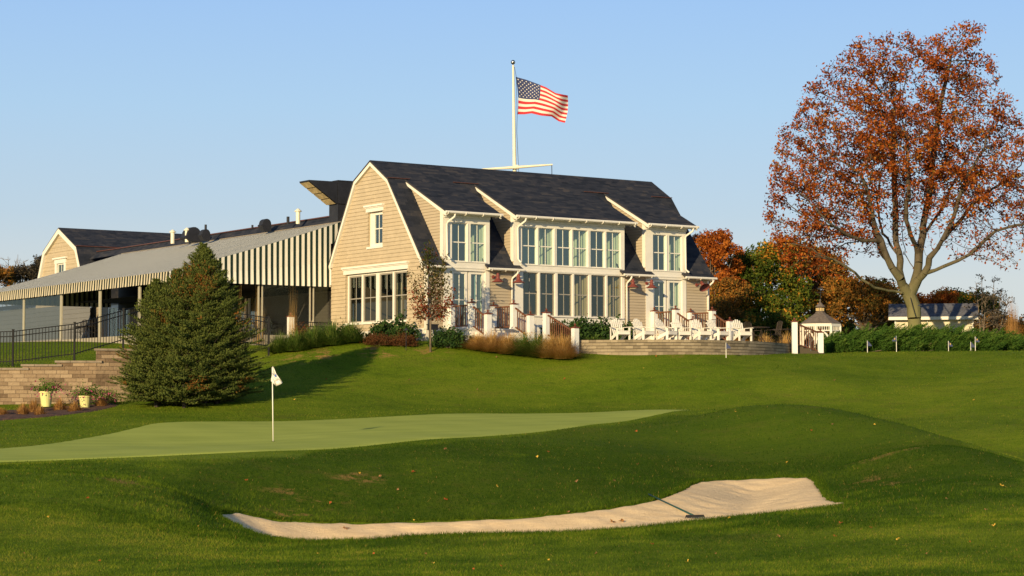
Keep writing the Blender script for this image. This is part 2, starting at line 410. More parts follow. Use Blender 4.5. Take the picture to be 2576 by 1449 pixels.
# ================================================================== GROUND
# control points of the ground: (x, y, depth) read off the photograph -> world x, y, z
GP = [(-600,1449,20),(0,1449,25),(644,1449,25.5),(1288,1449,26),(1900,1449,26),(2576,1449,25),(3300,1440,20),
 (0,1380,30),(300,1350,32),(300,1250,37),(0,1250,37),(0,1175,45),(350,1172,45),(450,1225,40.5),(-500,1200,42),(-500,1300,33),
 (1300,1400,30),(2000,1380,31),(2576,1345,32),(2300,1290,37),(2576,1245,39),(3100,1250,38),(2500,1205,43),(450,1320,36),(700,1385,32.5),
 # bunker lips
 (560,1320,40.5),(620,1337,37.5),(700,1352,35.5),(900,1358,34.3),(1100,1352,34.6),(1300,1345,35),(1500,1333,35.8),(1700,1312,37),(1900,1295,38.5),(2050,1280,39.8),(2120,1273,41),
 (2085,1260,43.5),(2060,1225,47.5),(2035,1210,50),(1900,1208,51.3),(1760,1210,50.3),(1710,1235,47),(1640,1262,45),(1500,1284,44),(1300,1305,43.5),(1100,1310,43.3),(850,1314,43),(700,1312,42.3),(600,1314,41.5),
 # bank between bunker and green
 (600,1230,45),(900,1220,46.2),(1200,1200,47.5),(1500,1190,49),(1500,1120,54.5),(1700,1120,56.5),(1700,1065,61.5),(560,1170,46.5),(900,1150,49.8),(1200,1125,53),
 # mound on the right
 (1850,1019,61),(1950,1016,60.6),(2040,1017,60),(2130,1030,59.5),(2250,1060,57),(2350,1092,54),(2450,1128,51),(2550,1178,47),(2500,1152,49),(2620,1210,45),(2700,1250,42),
 (1900,1140,55.2),(1900,1065,58.2),(2080,1150,53.4),(2140,1165,52.2),(2090,1070,56.8),(2170,1205,48.2),(2262,1122,50.4),(2330,1140,49.0),(2200,1150,51.6),(2300,1122,53.5),(2210,1192,49.2),(2420,1172,47.6),(2300,1205,47.5),(2400,1210,46),(2150,1110,55),
 (1800,1030,66),(1950,1045,68),(2040,1050,67.5),(2250,1088,64),(2350,1116,61.5),(2450,1148,58.5),(2600,1200,52),
 # putting green
 (0,1160,48),(400,1149,48.6),(690,1134,50),(1080,1106,54),(1300,1091,57),(1500,1068,61),(1690,1040,65),
 (0,1130,54),(290,1090,60),(350,1077,62),(687,1117,56),(690,1060,66.5),(1000,1050,68),(1300,1039,71),(1730,1033,71),(1000,1080,60),
 # slope up to the terrace
 (0,1080,62),(-300,1090,60),(0,1050,68),(300,1045,67),(270,1024,72),(600,1003,72.5),(690,1035,69.5),(1000,1020,73),(1300,1018,75),(1550,1020,75),(1700,1005,76),
 (1000,930,79.5),(1300,955,79),(1000,878,82.5),(920,857,83.4),(740,884,82.5),(650,935,78.5),(1200,861,84.4),(1300,878,83.6),(1440,893,82.5),(1700,897,81.9),(1700,960,78),(1850,895,83),(2033,890,88),
 (2250,1050,72),(2250,1000,76.5),(2250,945,81.5),(2250,900,86),(2250,885,89),(2576,1090,63),(2576,1000,74),(2576,940,80),(2576,884,88.5),(3000,890,88),(3000,1000,74),(3000,1100,62),(2050,960,78)]
gp = [tuple(W(*p)) for p in GP]
# behind the crest and under the buildings
for x, y, z in [(13,93,2.1),(20,96,2.15),(27,95,2.2),(34,96,2.2),(4,88,2.35),(10,90,2.25),(-3,86,2.55),(-5,92,2.6),(-9,91,2.55),(0,100,2.5),(12,110,2.2),(28,110,2.2),(45,112,2.2),
                (-10,86.5,2.35),(-13,84,2.0),(-12.8,80,1.55),(-16,90,2.5),(-22,97,2.85),(-30,103,2.9),(-20,84,1.9),(-26,90,2.1),(-25,79,1.5),(-18.5,77.5,1.35),(-15.5,77,1.3),(-33,80,1.5),(-40,95,2.5),
                (-18.6,75.2,1.28),(-17,75.4,1.28),(-15,75.8,1.3),(-24,74.5,1.22),(-36,74,1.2),
                (-20,115,2.8),(-45,120,2.8),(-60,95,2.2),(60,95,2.2),(-60,140,2.6),(0,140,2.4),(60,140,2.2),(-50,60,-.5),(50,60,-1.0),(-40,30,-2.2),(40,30,-2.3),(0,8,-1.8),(-15,10,-1.9),(15,10,-1.9),(-50,8,-2),(50,8,-2),
                (0,200,2.0),(-90,200,2.0),(90,200,2.0)]:
    gp.append((x, y, z))
# retaining wall: foot line y_w(x), the step it holds back
WALLX = np.array([-60, -18.7, -15.0, -13.6, -12.6, -11.8]); WALLY = np.array([74.0, 74.3, 74.9, 75.6, 76.6, 78.0])
STEPH = np.interp
def wall_y(x): return np.interp(x, WALLX, WALLY)
def step_h(x): return np.interp(x, [-60, -19, -14.0, -12.4, -11.6], [1.22, 1.25, 1.35, .7, 0.0])
def ss(t): t = np.clip(t, 0, 1); return t * t * (3 - 2 * t)
gp = np.array([(x, y, z - (step_h(x) if (y > wall_y(x) and x < -11.6) else 0) * (1 - ss((y - wall_y(x)) / 14.))) for x, y, z in gp])
def tps_fit(P, lam=.0006):
    n = len(P); X = P[:, :2] / 50.; d = np.linalg.norm(X[:, None] - X[None], axis=2)
    K = np.where(d > 0, d * d * np.log(d + 1e-12), 0) + lam * np.eye(n)
    Q = np.c_[np.ones(n), X]; A = np.zeros((n + 3, n + 3)); A[:n, :n] = K; A[:n, n:] = Q; A[n:, :n] = Q.T
    return X, np.linalg.solve(A, np.r_[P[:, 2], 0, 0, 0])
TX, TWT = tps_fit(gp)
def tps(x, y):
    q = np.c_[np.ravel(x), np.ravel(y)] / 50.; out = np.empty(len(q))
    for i in range(0, len(q), 20000):
        c = q[i:i + 20000]; d2 = ((c[:, None] - TX[None]) ** 2).sum(2)
        out[i:i + 20000] = (.5 * d2 * np.log(d2 + 1e-20)) @ TWT[:-3] + TWT[-3] + c @ TWT[-2:]
    return out
def poly_sd(poly, x, y):
    """signed distance to a closed polygon, negative inside"""
    P = np.asarray(poly); x = np.ravel(x); y = np.ravel(y); best = np.full(len(x), 1e9); ins = np.zeros(len(x), bool)
    for i in range(len(P)):
        ax, ay = P[i]; bx, by = P[(i + 1) % len(P)]; ex, ey = bx - ax, by - ay
        t = np.clip(((x - ax) * ex + (y - ay) * ey) / (ex * ex + ey * ey + 1e-12), 0, 1)
        best = np.minimum(best, (x - ax - t * ex) ** 2 + (y - ay - t * ey) ** 2)
        c = ((ay > y) != (by > y)) & (x < (bx - ax) * (y - ay) / (by - ay + 1e-12) + ax); ins ^= c
    return np.where(ins, -1, 1) * np.sqrt(best)
def smooth_poly(pts, n=10):
    P = np.array(pts); m = len(P); out = []
    for i in range(m):
        p0, p1, p2, p3 = P[i - 1], P[i], P[(i + 1) % m], P[(i + 2) % m]
        for t in np.linspace(0, 1, n, endpoint=False):
            out.append(.5 * ((2 * p1) + (-p0 + p2) * t + (2 * p0 - 5 * p1 + 4 * p2 - p3) * t * t + (-p0 + 3 * p1 - 3 * p2 + p3) * t ** 3))
    return np.array(out)
def wxy(pts): return [tuple(W(*p))[:2] for p in pts]
BUNKER = smooth_poly(wxy([(552,1317,40.6),(620,1337,37.5),(700,1352,35.5),(900,1358,34.3),(1100,1352,34.6),(1300,1345,35),(1500,1333,35.8),(1700,1312,37),(1900,1295,38.5),(2050,1280,39.8),(2136,1271,41.4),
 (2085,1258,43.5),(2060,1225,47.5),(2030,1209,50.5),(1900,1208,51.3),(1765,1210,50.3),(1712,1235,47),(1640,1262,45),(1500,1284,44),(1300,1305,43.5),(1100,1310,43.3),(850,1314,43),(700,1311,42.5),(595,1309,42.1)]), 6)
GREEN = smooth_poly(wxy([(-900,1175,46),(-400,1168,47),(0,1160,48),(400,1149,48.6),(690,1134,50),(1080,1106,54),(1300,1091,57),(1500,1068,61),(1690,1038,66),(1745,1033,70),(1500,1035,71),(1300,1039,71),(1000,1050,68),(690,1060,66.5),(420,1070,64),(340,1079,62),(240,1098,59),(0,1130,54),(-500,1150,51),(-900,1160,49)]), 5)
BED = smooth_poly(wxy([(-300,1085,63),(0,1062,66),(150,1052,67.5),(270,1030,71),(285,1021,73),(200,1019,73.2),(0,1032,71),(-300,1045,69)]), 5)
def fbm(x, y, sc, seed):
    r = np.random.default_rng(seed); out = 0
    for k in range(10):
        a = r.uniform(0, 6.28); f = sc * r.uniform(.6, 2.6); out = out + np.sin(x * math.cos(a) * f + y * math.sin(a) * f + r.uniform(0, 6.28)) / 10 ** .5
    return out
def ground(x, y):
    x = np.ravel(np.asarray(x, float)); y = np.ravel(np.asarray(y, float))
    z = tps(x, y)
    w = wall_y(x); st = np.where(x < -11.6, step_h(x), 0) * ss((y - w) / .30) * (1 - ss((y - w) / 14.))
    z = z + st + .025 * fbm(x, y, .8, 3) * ss((95 - y) / 10)
    return z
def gz(x, y): return float(ground([x], [y])[0])
ROUGH = wxy([(440,1168,46.6),(690,1140,49.5),(1080,1110,53.5),(1300,1095,56.5),(1500,1072,60.5),(1700,1042,65),(1850,1019,62.2),(1950,1017,62.2),(2040,1019,62),(2135,1031,61),(2260,1061,59),(2365,1093,56.5),(2470,1129,53.5),(2600,1180,49.5),(2700,1290,38),(2000,1350,33),(1300,1385,31.5),(700,1392,32.4),(450,1330,36),(370,1250,40)])
def rough_shade_at(x, y, sb):
    sr = poly_sd(ROUGH, x, y) + .25 * fbm(np.ravel(x), np.ravel(y), 1.0, 17); bank = ss((6.5 - np.maximum(sb, 0)) / 5.) * ss((y - 40 + x * .35) / 3.)
    front = ss((y - 33 - .1 * x) / 5.)
    return np.clip(ss(-sr / .6) * (.18 + .25 * front + .35 * ss((y - 44) / 4.) + .40 * bank), 0, 1)
def carved(x, y):
    z = ground(x, y); sd = poly_sd(BUNKER, x, y) + .10 * fbm(np.ravel(x), np.ravel(y), 5., 9) * .5
    return z + .015 * ss((.4 - np.abs(sd)) / .4) - .6 * ss((-sd - .0) / .12), sd
def grid_mesh(xs, ys):
    nx, ny = len(xs), len(ys); X, Y = np.meshgrid(xs, ys); i = np.arange(nx * ny).reshape(ny, nx)
    F = np.stack([i[:-1, :-1].ravel(), i[:-1, 1:].ravel(), i[1:, 1:].ravel(), i[1:, :-1].ravel()], 1)
    return X.ravel(), Y.ravel(), F
def steps(*seg):
    out = []
    for a, b, d in seg: out += list(np.arange(a, b, d))
    return np.array(out)
xs = steps((-400, -60, 20), (-60, -20, 1.0), (-20, -8, .3), (-8, 9, .09), (9, 20, .3), (20, 60, 1.0), (60, 420, 20))
ys = steps((-10, 22, 1.0), (22, 33, .25), (33, 53, .09), (53, 73.8, .25), (73.8, 78.5, .10), (78.5, 92, .3), (92, 130, 1.0), (130, 200, 5), (200, 900, 35))
X, Y, F = grid_mesh(xs, ys)
Z, sdb = carved(X, Y)
far = ss((Y - 150) / 60.); Z = Z * (1 - far) + 1.6 * far; lat = ss((np.abs(X) - 60) / 60.); Z = Z * (1 - lat) + np.where(lat > 0, np.interp(Y, [0, 60, 90, 900], [-2, -.8, 2, 1.6]), 0) * lat
sdg = poly_sd(GREEN, X, Y)
rough = rough_shade_at(X, Y, sdb)
fringe = ss((1.5 + .25 * fbm(X, Y, 1.2, 4) - sdg) / .5) * ss((50.5 - Y) / 2.0) * (X < -5.0) + .0
bare = np.zeros(len(X))
for bx, by, br in [tuple(W(2240,1160,51))[:2] + (1.5,), tuple(W(2200,1240,46.5))[:2] + (1.2,), tuple(W(900,1190,47))[:2] + (.9,), tuple(W(760,1255,44.8))[:2] + (1.3,), tuple(W(730,1295,43.2))[:2] + (.8,),
                   tuple(W(780,900,81))[:2] + (2.0,), tuple(W(960,870,82))[:2] + (1.5,), tuple(W(300,912,79))[:2] + (2.2,), tuple(W(2180,1215,48))[:2] + (.9,), tuple(W(1080,880,82.5))[:2] + (1.3,),
                   tuple(W(1700,898,82.0))[:2] + (.5,), tuple(W(320,1210,40))[:2] + (.9,)]:
    bare = np.maximum(bare, .9 * ss((br - np.hypot(X - bx, Y - by)) / br * 1.3))
tag(np_obj("lawn", "turf", np.c_[X, Y, Z], F, attrs={"rough_shade_zone": rough, "fringe_zone": fringe, "bare_zone": bare}, smooth=True), kind="structure")

# putting green: a sheet that comes up through the lawn along its outline
xg = steps((-14.5, 7.5, .12)); yg = steps((44, 74, .12))
xg = steps((-22, -15, .4), (-15, 7.5, .14)); X, Y, F = grid_mesh(xg, yg); sdq = poly_sd(GREEN, X, Y)
Zg = ground(X, Y) + .03 - .10 * ss((sdq + .1) / .3)
keep = (sdq[F] < .6).all(1); F = F[keep]; used = np.unique(F); rm = np.full(len(X), -1); rm[used] = np.arange(len(used))
tag(np_obj("putting_green", "green_turf", np.c_[X, Y, Zg][used], rm[F], smooth=True), kind="structure")
# bunker sand
xb = steps((-8, 9, .09)); yb = steps((33, 53, .09)); X, Y, F = grid_mesh(xb, yb); sdq = poly_sd(BUNKER, X, Y)
base = ground(X, Y)
dep = .20 * ss((-sdq - .05) / 1.9) + .005
lobe = 0
Zs = base - dep - lobe - .12 * ss((sdq + .03) / .15) + .012 * fbm(X, Y, 6, 21) + .012 * fbm(X, Y, 1.1, 22) * ss(-sdq / 1.)
keep = (sdq[F] < .35).all(1); F = F[keep]; used = np.unique(F); rm = np.full(len(X), -1); rm[used] = np.arange(len(used))
SANDP = (X, Y, Zs)
tag(np_obj("bunker_sand", "sand", np.c_[X, Y, Zs][used], rm[F], smooth=True), kind="structure")
def sand_z(x, y):
    sd = poly_sd(BUNKER, [x], [y])[0]
    return gz(x, y) - (.20 * float(ss(np.array((-sd - .05) / 1.9))) + .005)
# mulch bed under the retaining wall
xm = steps((-26, -12, .12)); ym = steps((60, 75, .12)); X, Y, F = grid_mesh(xm, ym); sdq = poly_sd(BED, X, Y)
Zm = ground(X, Y) + .04 - .10 * ss((sdq + .1) / .3) + .02 * fbm(X, Y, 7, 31)
keep = (sdq[F] < .4).all(1); F = F[keep]; used = np.unique(F); rm = np.full(len(X), -1); rm[used] = np.arange(len(used))
tag(np_obj("mulch_bed", "mulch", np.c_[X, Y, Zm][used], rm[F], smooth=True), kind="structure")

# mown and rough grass as real blades (one mesh nobody could count)
def blades(n, y0, y1, hh, ww, seed, dens=None):
    r = np.random.default_rng(seed)
    y = np.sqrt(r.uniform(y0 * y0, y1 * y1, n)); x = r.uniform(-.262, .262, n) * y
    sb = poly_sd(BUNKER, x, y); sg = poly_sd(GREEN, x, y); sm = poly_sd(BED, x, y)
    ok = (sb > .02) & (sg > .06) & (sm > 0); ok &= ~((sg < 1.3) & (y < 50.5) & (x < -5) & (r.random(n) < .8))
    x, y, sb, sg = x[ok], y[ok], sb[ok], sg[ok]
    return x, y, sb, sg
def blade_mesh(x, y, z, h, w, lean, seed, rnd):
    r = np.random.default_rng(seed); n = len(x); a = r.uniform(0, 6.283, n); b = r.uniform(0, 6.283, n)
    dx, dy = np.cos(a) * w / 2, np.sin(a) * w / 2; lx, ly = np.cos(b) * lean * h, np.sin(b) * lean * h
    V = np.empty((n, 3, 3)); V[:, 0] = np.c_[x - dx, y - dy, z - .01]; V[:, 1] = np.c_[x + dx, y + dy, z - .01]; V[:, 2] = np.c_[x + lx, y + ly, z + h]
    return V.reshape(-1, 3), np.arange(3 * n).reshape(-1, 3), np.repeat(rnd, 3)
# ================================================================== CLUBHOUSE (building frame: u along the long front, v back, z up)
LEN = 15.24; WID = 7.95
CH, CB = bthing("clubhouse", (0, 0, 2.6), "tan shingled clubhouse with dark gambrel roof and three white window dormers", "building")
PROF = [(0.0, 5.72), (2.87, 9.5), (4.38, 10.42), (5.84, 9.64), (7.95, 6.2)]       # gable outline (v, z)
def pin(poly, z):                                                                # v-extent of the gable at height z
    if z <= PROF[0][1]: lo = 0.0
    else: lo = float(np.interp(z, [PROF[0][1], PROF[1][1], PROF[2][1]], [0, PROF[1][0], PROF[2][0]]))
    if z <= PROF[4][1]: hi = WID
    else: hi = float(np.interp(z, [PROF[4][1], PROF[3][1], PROF[2][1]], [WID, PROF[3][0], PROF[2][0]]))
    return lo, hi
FAC = lambda s, z, n, pl=0.: (s, pl - n, z)        # long front: s = u, n outward
GAB = lambda s, z, n, pl=0.: (pl - n, s, z)        # gable end:  s = v, n outward
def clap(mb, pt, ext, z0, z1, board, holes=(), lip=.020, pl=0.):
    """lapped boards on a wall, each one leaning out at its lower edge; holes are (s0, s1, z0, z1)"""
    edges = sorted({z0, z1} | {z for h in holes for z in h[2:] if z0 < z < z1} | {z0 + board * k for k in range(int((z1 - z0) / board) + 1)})
    for a, b in zip(edges[:-1], edges[1:]):
        if b - a < 1e-4: continue
        k = math.floor((a - z0 + 1e-6) / board); f0 = 1 - ((a - z0) / board - k); f1 = max(0, f0 - (b - a) / board)
        la, ha = ext(a + 1e-5); lb, hb = ext(b - 1e-5); mid = (a + b) / 2
        cuts = sorted([(h[0], h[1]) for h in holes if h[2] < mid < h[3]]); iv = []; cur = None
        spans = []; s = None
        left = (la, lb)
        for c0, c1 in cuts:
            spans.append((left, (c0, c0))); left = (c1, c1)
        spans.append((left, (ha, hb)))
        for (l0, l1), (h0, h1) in spans:
            if h0 - l0 < .004 and h1 - l1 < .004: continue
            h0 = max(h0, l0); h1 = max(h1, l1)
            mb.quad(pt(l0, a, lip * f0, pl), pt(h0, a, lip * f0, pl), pt(h1, b, lip * f1, pl), pt(l1, b, lip * f1, pl))
            if f0 > .999: mb.quad(pt(l0, a, 0, pl), pt(h0, a, 0, pl), pt(h0, a, lip, pl), pt(l0, a, lip, pl))
    return mb
def fbox(mb, pt, s0, s1, z0, z1, n0, n1, pl=0.):
    p = [pt(s, z, n, pl) for n in (n0, n1) for z in (z0, z1) for s in (s0, s1)]
    return mb.mesh(p, [(0, 2, 3, 1), (4, 5, 7, 6), (0, 1, 5, 4), (2, 6, 7, 3), (0, 4, 6, 2), (1, 3, 7, 5)])
def window(parent, off, pt, s0, s1, z0, z1, n, sashes=2, cols=2, fr=.07, mat="white_paint", name="window", pl=0., bar=.028, midrail=None, rows=None, glass="glass"):
    """frame, sash rails and bars in one mesh; the glass is its child"""
    m = MB()
    for a, b, c, d in ((s0, s0 + fr, z0, z1), (s1 - fr, s1, z0, z1), (s0 + fr, s1 - fr, z1 - fr, z1), (s0 + fr, s1 - fr, z0, z0 + fr)): fbox(m, pt, a, b, c, d, n - .07, n, pl)
    zm = midrail if midrail is not None else (z0 + z1) / 2
    i0, i1, j0, j1 = s0 + fr, s1 - fr, z0 + fr, z1 - fr
    if sashes == 2: fbox(m, pt, i0, i1, zm - .022, zm + .022, n - .055, n - .012, pl)
    for k in range(1, cols): fbox(m, pt, i0 + (i1 - i0) * k / cols - bar / 2, i0 + (i1 - i0) * k / cols + bar / 2, j0, j1, n - .050, n - .022, pl)
    for zz in (rows or []): fbox(m, pt, i0, i1, zz - bar / 2, zz + bar / 2, n - .053, n - .019, pl)
    w = m.build(name, mat, parent, off)
    g = MB(); g.quad(pt(i0, j0, n - .037, pl), pt(i1, j0, n - .037, pl), pt(i1, j1, n - .037, pl), pt(i0, j1, n - .037, pl))
    g.build("pane", glass, w, off); return w
def curtain(parent, off, s0, s1, z0, z1, v, seed=0):
    m = MB(); n = 14; r = random.Random(seed)
    P = [(s1 - .06 - .22 * (k / n) + .035 * math.sin(k * 2.4 + seed), .13 + (v + .25) * k / n) for k in range(n + 1)]
    for (a, va), (b, vb) in zip(P[:-1], P[1:]): m.quad((a, va, z0), (b, vb, z0), (b, vb, z1), (a, va, z1))
    return m.build("curtain", "curtain", parent, off)

# --- walls
HOLES_G = [(1.47, 6.65, 3.45, 5.60), (3.50, 4.72, 6.70, 8.22)]
m = clap(MB(), GAB, lambda z: pin(PROF, z), 3.02, 10.36, .165, HOLES_G)
for a, b, c, d in HOLES_G:                                                        # reveals of the recessed windows
    m.quad(GAB(a, c, 0), GAB(a, d, 0), GAB(a, d, -.22), GAB(a, c, -.22)); m.quad(GAB(b, c, 0), GAB(b, d, 0), GAB(b, d, -.22), GAB(b, c, -.22))
    m.quad(GAB(a, d, 0), GAB(b, d, 0), GAB(b, d, -.22), GAB(a, d, -.22)); m.quad(GAB(a, c, 0), GAB(b, c, 0), GAB(b, c, -.22), GAB(a, c, -.22))
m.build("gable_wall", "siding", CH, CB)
m = MB(); fbox(m, GAB, 0.02, WID, 1.9, 3.02, -.05, .03); fbox(m, GAB, 0.0, WID, 2.98, 3.05, 0, .06)
m.box(.0, LEN, -.03, .1, 1.9, 3.02)
m.build("foundation", "white_paint", CH, CB)
m = MB(); m.quad((LEN, 0, 2), (LEN, WID, 2), (LEN, WID, 6.2), (LEN, 5.84, 9.6), (LEN, 4.38, 10.36), (LEN, 2.87, 9.45), (LEN, 0, 5.7))
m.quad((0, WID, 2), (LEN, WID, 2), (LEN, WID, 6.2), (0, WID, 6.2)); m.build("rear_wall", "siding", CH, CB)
BAYS = [(.85, 3.17), (4.42, 10.37), (11.57, 13.89)]
SEC = [(0, .85), (3.17, 4.42), (10.37, 11.57), (13.89, LEN)]
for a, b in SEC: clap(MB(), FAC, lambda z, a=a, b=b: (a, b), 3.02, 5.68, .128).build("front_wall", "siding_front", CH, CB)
m = MB(); fbox(m, FAC, 0, .06, 3.0, 5.68, 0, .035); fbox(m, GAB, 0, .05, 3.0, 5.72, 0.005, .035); m.build("corner_board", "white_paint", CH, CB)
m = MB(); fbox(m, FAC, LEN - .12, LEN, 3.0, 5.68, 0, .035); m.build("corner_board", "white_paint", CH, CB)

# --- bay fronts: flat white boards with windows above a band and windows or doors below
def board_frame(mb, u0, u1, z0, z1, holes, n=.03):
    xs_ = sorted({u0, u1} | {h[0] for h in holes} | {h[1] for h in holes}); zs_ = sorted({z0, z1} | {h[2] for h in holes} | {h[3] for h in holes})
    for a, b in zip(xs_[:-1], xs_[1:]):
        run = None
        for c, d in zip(zs_[:-1], zs_[1:]):
            mu, mz = (a + b) / 2, (c + d) / 2
            if any(h[0] < mu < h[1] and h[2] < mz < h[3] for h in holes): 
                if run: fbox(mb, FAC, a, b, run[0], run[1], -.16, n); run = None
            else: run = (run[0], d) if run else (c, d)
        if run: fbox(mb, FAC, a, b, run[0], run[1], -.16, n)
def split(u0, u1, n, gap, biggap=None, every=2):
    gaps = [(biggap if (biggap and (k % every == 0)) else gap) for k in range(1, n)]
    w = (u1 - u0 - sum(gaps)) / n; out = []; c = u0
    for k in range(n):
        out.append((c, c + w)); c += w + (gaps[k] if k < n - 1 else 0)
    return out
up = {0: split(1.27, 2.97, 2, .17), 1: split(4.84, 10.17, 6, .10, .145), 2: split(11.98, 13.66, 2, .17)}
lo = {0: [(1.30, 2.10), (2.16, 2.96)], 1: split(4.90, 10.22, 6, .09, .13), 2: [(12.0, 12.8), (12.86, 13.66)]}
for i, (b0, b1) in enumerate(BAYS):
    holes = [(a, b, 5.90, 7.50) for a, b in up[i]]
    holes += [(a, b, 3.72, 5.56) for a, b in lo[i]] if i == 1 else [(lo[i][0][0], lo[i][1][1], 3.06, 5.50)]
    m = MB(); board_frame(m, b0, b1, 3.0, 7.86, holes)
    fbox(m, FAC, b0, b1, 5.60, 5.66, .03, .055); fbox(m, FAC, b0 + .35, b1 - .16, 5.86, 5.895, .03, .06)
    for (a, b) in up[i][:-1]: fbox(m, FAC, b + .01, b + .05, 5.9, 7.5, .03, .05)
    if i == 1: fbox(m, FAC, b0 + .3, b1 - .1, 3.66, 3.715, .03, .09)
    m.build("bay_front", "white_paint", CH, CB)
    for k, (a, b) in enumerate(up[i]):
        w = window(CH, CB, FAC, a, b, 5.90, 7.50, -.03, fr=.026, midrail=6.70, bar=.020)
        if (i == 1 and k in (1, 3, 5)) or (i != 1 and k == 1):
            lf = a + .08 if (k == 5 or i != 1) else b - .26
            curtain(CH, CB, lf, b + .05, 5.8, 7.7, .42, k)
    for k, (a, b) in enumerate(lo[i]):
        if i == 1:
            window(CH, CB, FAC, a, b, 3.72, 5.56, -.05, fr=.045, midrail=4.66, mat="sash_grey", glass="glass_dim", bar=.022)
            if k in (3, 5): curtain(CH, CB, b - .3, b + .05, 3.4, 5.7, .5, k + 9)
        else:
            d = window(CH, CB, FAC, a, b, 3.06, 5.50, -.05, sashes=1, fr=.12, rows=[4.28], name="door")
            if k == 1:
                h = MB(); h.tube([FAC(a + .06, 4.0, -.02), FAC(a + .06, 4.2, -.02)], .015, 6); h.build("handle", "dark_metal", d, CB)
                curtain(CH, CB, b - .32, b, 3.1, 5.6, .4, 20)
# rooms behind the glass
for (a, b, z0, z1, name) in ((.9, 3.12, 5.80, 7.84, "interior"), (4.47, 10.32, 5.80, 7.84, "interior"), (11.62, 13.84, 5.80, 7.84, "interior"), (2.6, 14.8, 3.0, 5.6, "interior_warm"), (.9, 2.55, 3.0, 5.6, "interior")):
    m = MB(); m.quad((a, 2.3, z0), (b, 2.3, z0), (b, 2.3, z1), (a, 2.3, z1)); m.quad((a, .12, z0), (b, .12, z0), (b, 2.3, z0), (a, 2.3, z0)); m.quad((a, .12, z1), (b, .12, z1), (b, 2.3, z1), (a, 2.3, z1))
    m.quad((a, .12, z0), (a, 2.3, z0), (a, 2.3, z1), (a, .12, z1)); m.quad((b, .12, z0), (b, 2.3, z0), (b, 2.3, z1), (b, .12, z1)); m.build("inner_room", name, CH, CB)
m = MB()
for (v0, v1, z0, z1, d) in ((1.2, 6.9, 3.2, 5.8, 2.5), (3.2, 5.0, 6.5, 8.4, 1.2)):
    m.quad((d, v0, z0), (d, v1, z0), (d, v1, z1), (d, v0, z1)); m.quad((.3, v0, z0), (.3, v1, z0), (d, v1, z0), (d, v0, z0)); m.quad((.3, v0, z1), (.3, v1, z1), (d, v1, z1), (d, v0, z1))
    m.quad((.3, v0, z0), (d, v0, z0), (d, v0, z1), (.3, v0, z1)); m.quad((.3, v1, z0), (d, v1, z0), (d, v1, z1), (.3, v1, z1))
m.build("inner_room", "interior_warm", CH, CB)
# --- gable windows, recessed .14
g4 = []; c = 6.55
for k, gap in enumerate((.12, .26, .12, 0)): g4.append((c - 1.12, c)); c -= 1.12 + gap
m = MB(); board = lambda s0, s1, z0, z1, n0=-.20, n1=-.10: fbox(m, GAB, s0, s1, z0, z1, n0, n1)
board(6.55, 6.65, 3.45, 5.6); board(1.47, g4[3][0], 3.45, 5.6)
for k in range(3): board(g4[k + 1][1], g4[k][0], 3.45, 5.6, -.20, -.09)
board(1.47, 6.65, 5.52, 5.6, -.2, -.095); fbox(m, GAB, 1.40, 6.72, 3.36, 3.46, -.2, .05)
board(4.50, 4.72, 6.70, 8.22); board(3.50, 3.58, 6.70, 8.22); fbox(m, GAB, 3.44, 4.80, 6.62, 6.71, -.2, .05)
m.build("window_trim", "white_paint", CH, CB)
for a, b in g4:
    window(CH, CB, GAB, a, b, 3.46, 5.52, -.12, fr=.06, midrail=4.52, mat="sash_grey", glass="glass_dim", bar=.022)
window(CH, CB, GAB, 3.58, 4.50, 6.71, 8.22, -.12, fr=.14, midrail=7.48)
curtain_m = MB()
for vv in (3.0,):
    for k in range(6): curtain_m.quad((.5 + .04 * (k % 2), vv - .3 + .07 * k, 3.4), (.5 + .04 * ((k + 1) % 2), vv - .23 + .07 * k, 3.4), (.5 + .04 * ((k + 1) % 2), vv - .23 + .07 * k, 5.1), (.5 + .04 * (k % 2), vv - .3 + .07 * k, 5.1))
curtain_m.build("curtain", "curtain", CH, CB)
def header(mb, s0, s1, z0, z1):
    fbox(mb, GAB, s0 + .06, s1 - .06, z0, z1 - .07, 0, .05); fbox(mb, GAB, s0, s1, z1 - .08, z1, 0, .14); fbox(mb, GAB, s0 + .03, s1 - .03, z1 - .13, z1 - .08, 0, .09)
m = MB(); header(m, 1.30, 6.86, 5.60, 5.92); header(m, 3.34, 4.92, 8.22, 8.52); m.build("window_head", "white_paint", CH, CB)

# --- roofs
def roof_strip(mb, prof, u0, u1, th=.07):
    """profile of (v, z) swept along u, with thickness and metre UVs"""
    L = 0; n = len(prof)
    dn = []
    for i in range(n):
        a = prof[max(i - 1, 0)]; b = prof[min(i + 1, n - 1)]; t = Vector((b[0] - a[0], b[1] - a[1])).normalized(); nn = Vector((t.y, -t.x))
        if nn.y > 0: nn = -nn
        dn.append((prof[i][0] + nn.x * th, prof[i][1] + nn.y * th))
    for i in range(n - 1):
        (v0, z0), (v1, z1) = prof[i], prof[i + 1]; d = math.hypot(v1 - v0, z1 - z0)
        mb.quad((u0, v0, z0), (u1, v0, z0), (u1, v1, z1), (u0, v1, z1), uv=[(u0, L), (u1, L), (u1, L + d), (u0, L + d)])
        L += d
        (a0, b0), (a1, b1) = dn[i], dn[i + 1]
        mb.quad((u0, a0, b0), (u1, a0, b0), (u1, a1, b1), (u0, a1, b1))
        for u in (u0, u1): mb.quad((u, v0, z0), (u, v1, z1), (u, a1, b1), (u, a0, b0))
    for i in (0, n - 1): mb.quad((u0, prof[i][0], prof[i][1]), (u1, prof[i][0], prof[i][1]), (u1, dn[i][0], dn[i][1]), (u0, dn[i][0], dn[i][1]))
    return mb
RT = .05
m = MB()
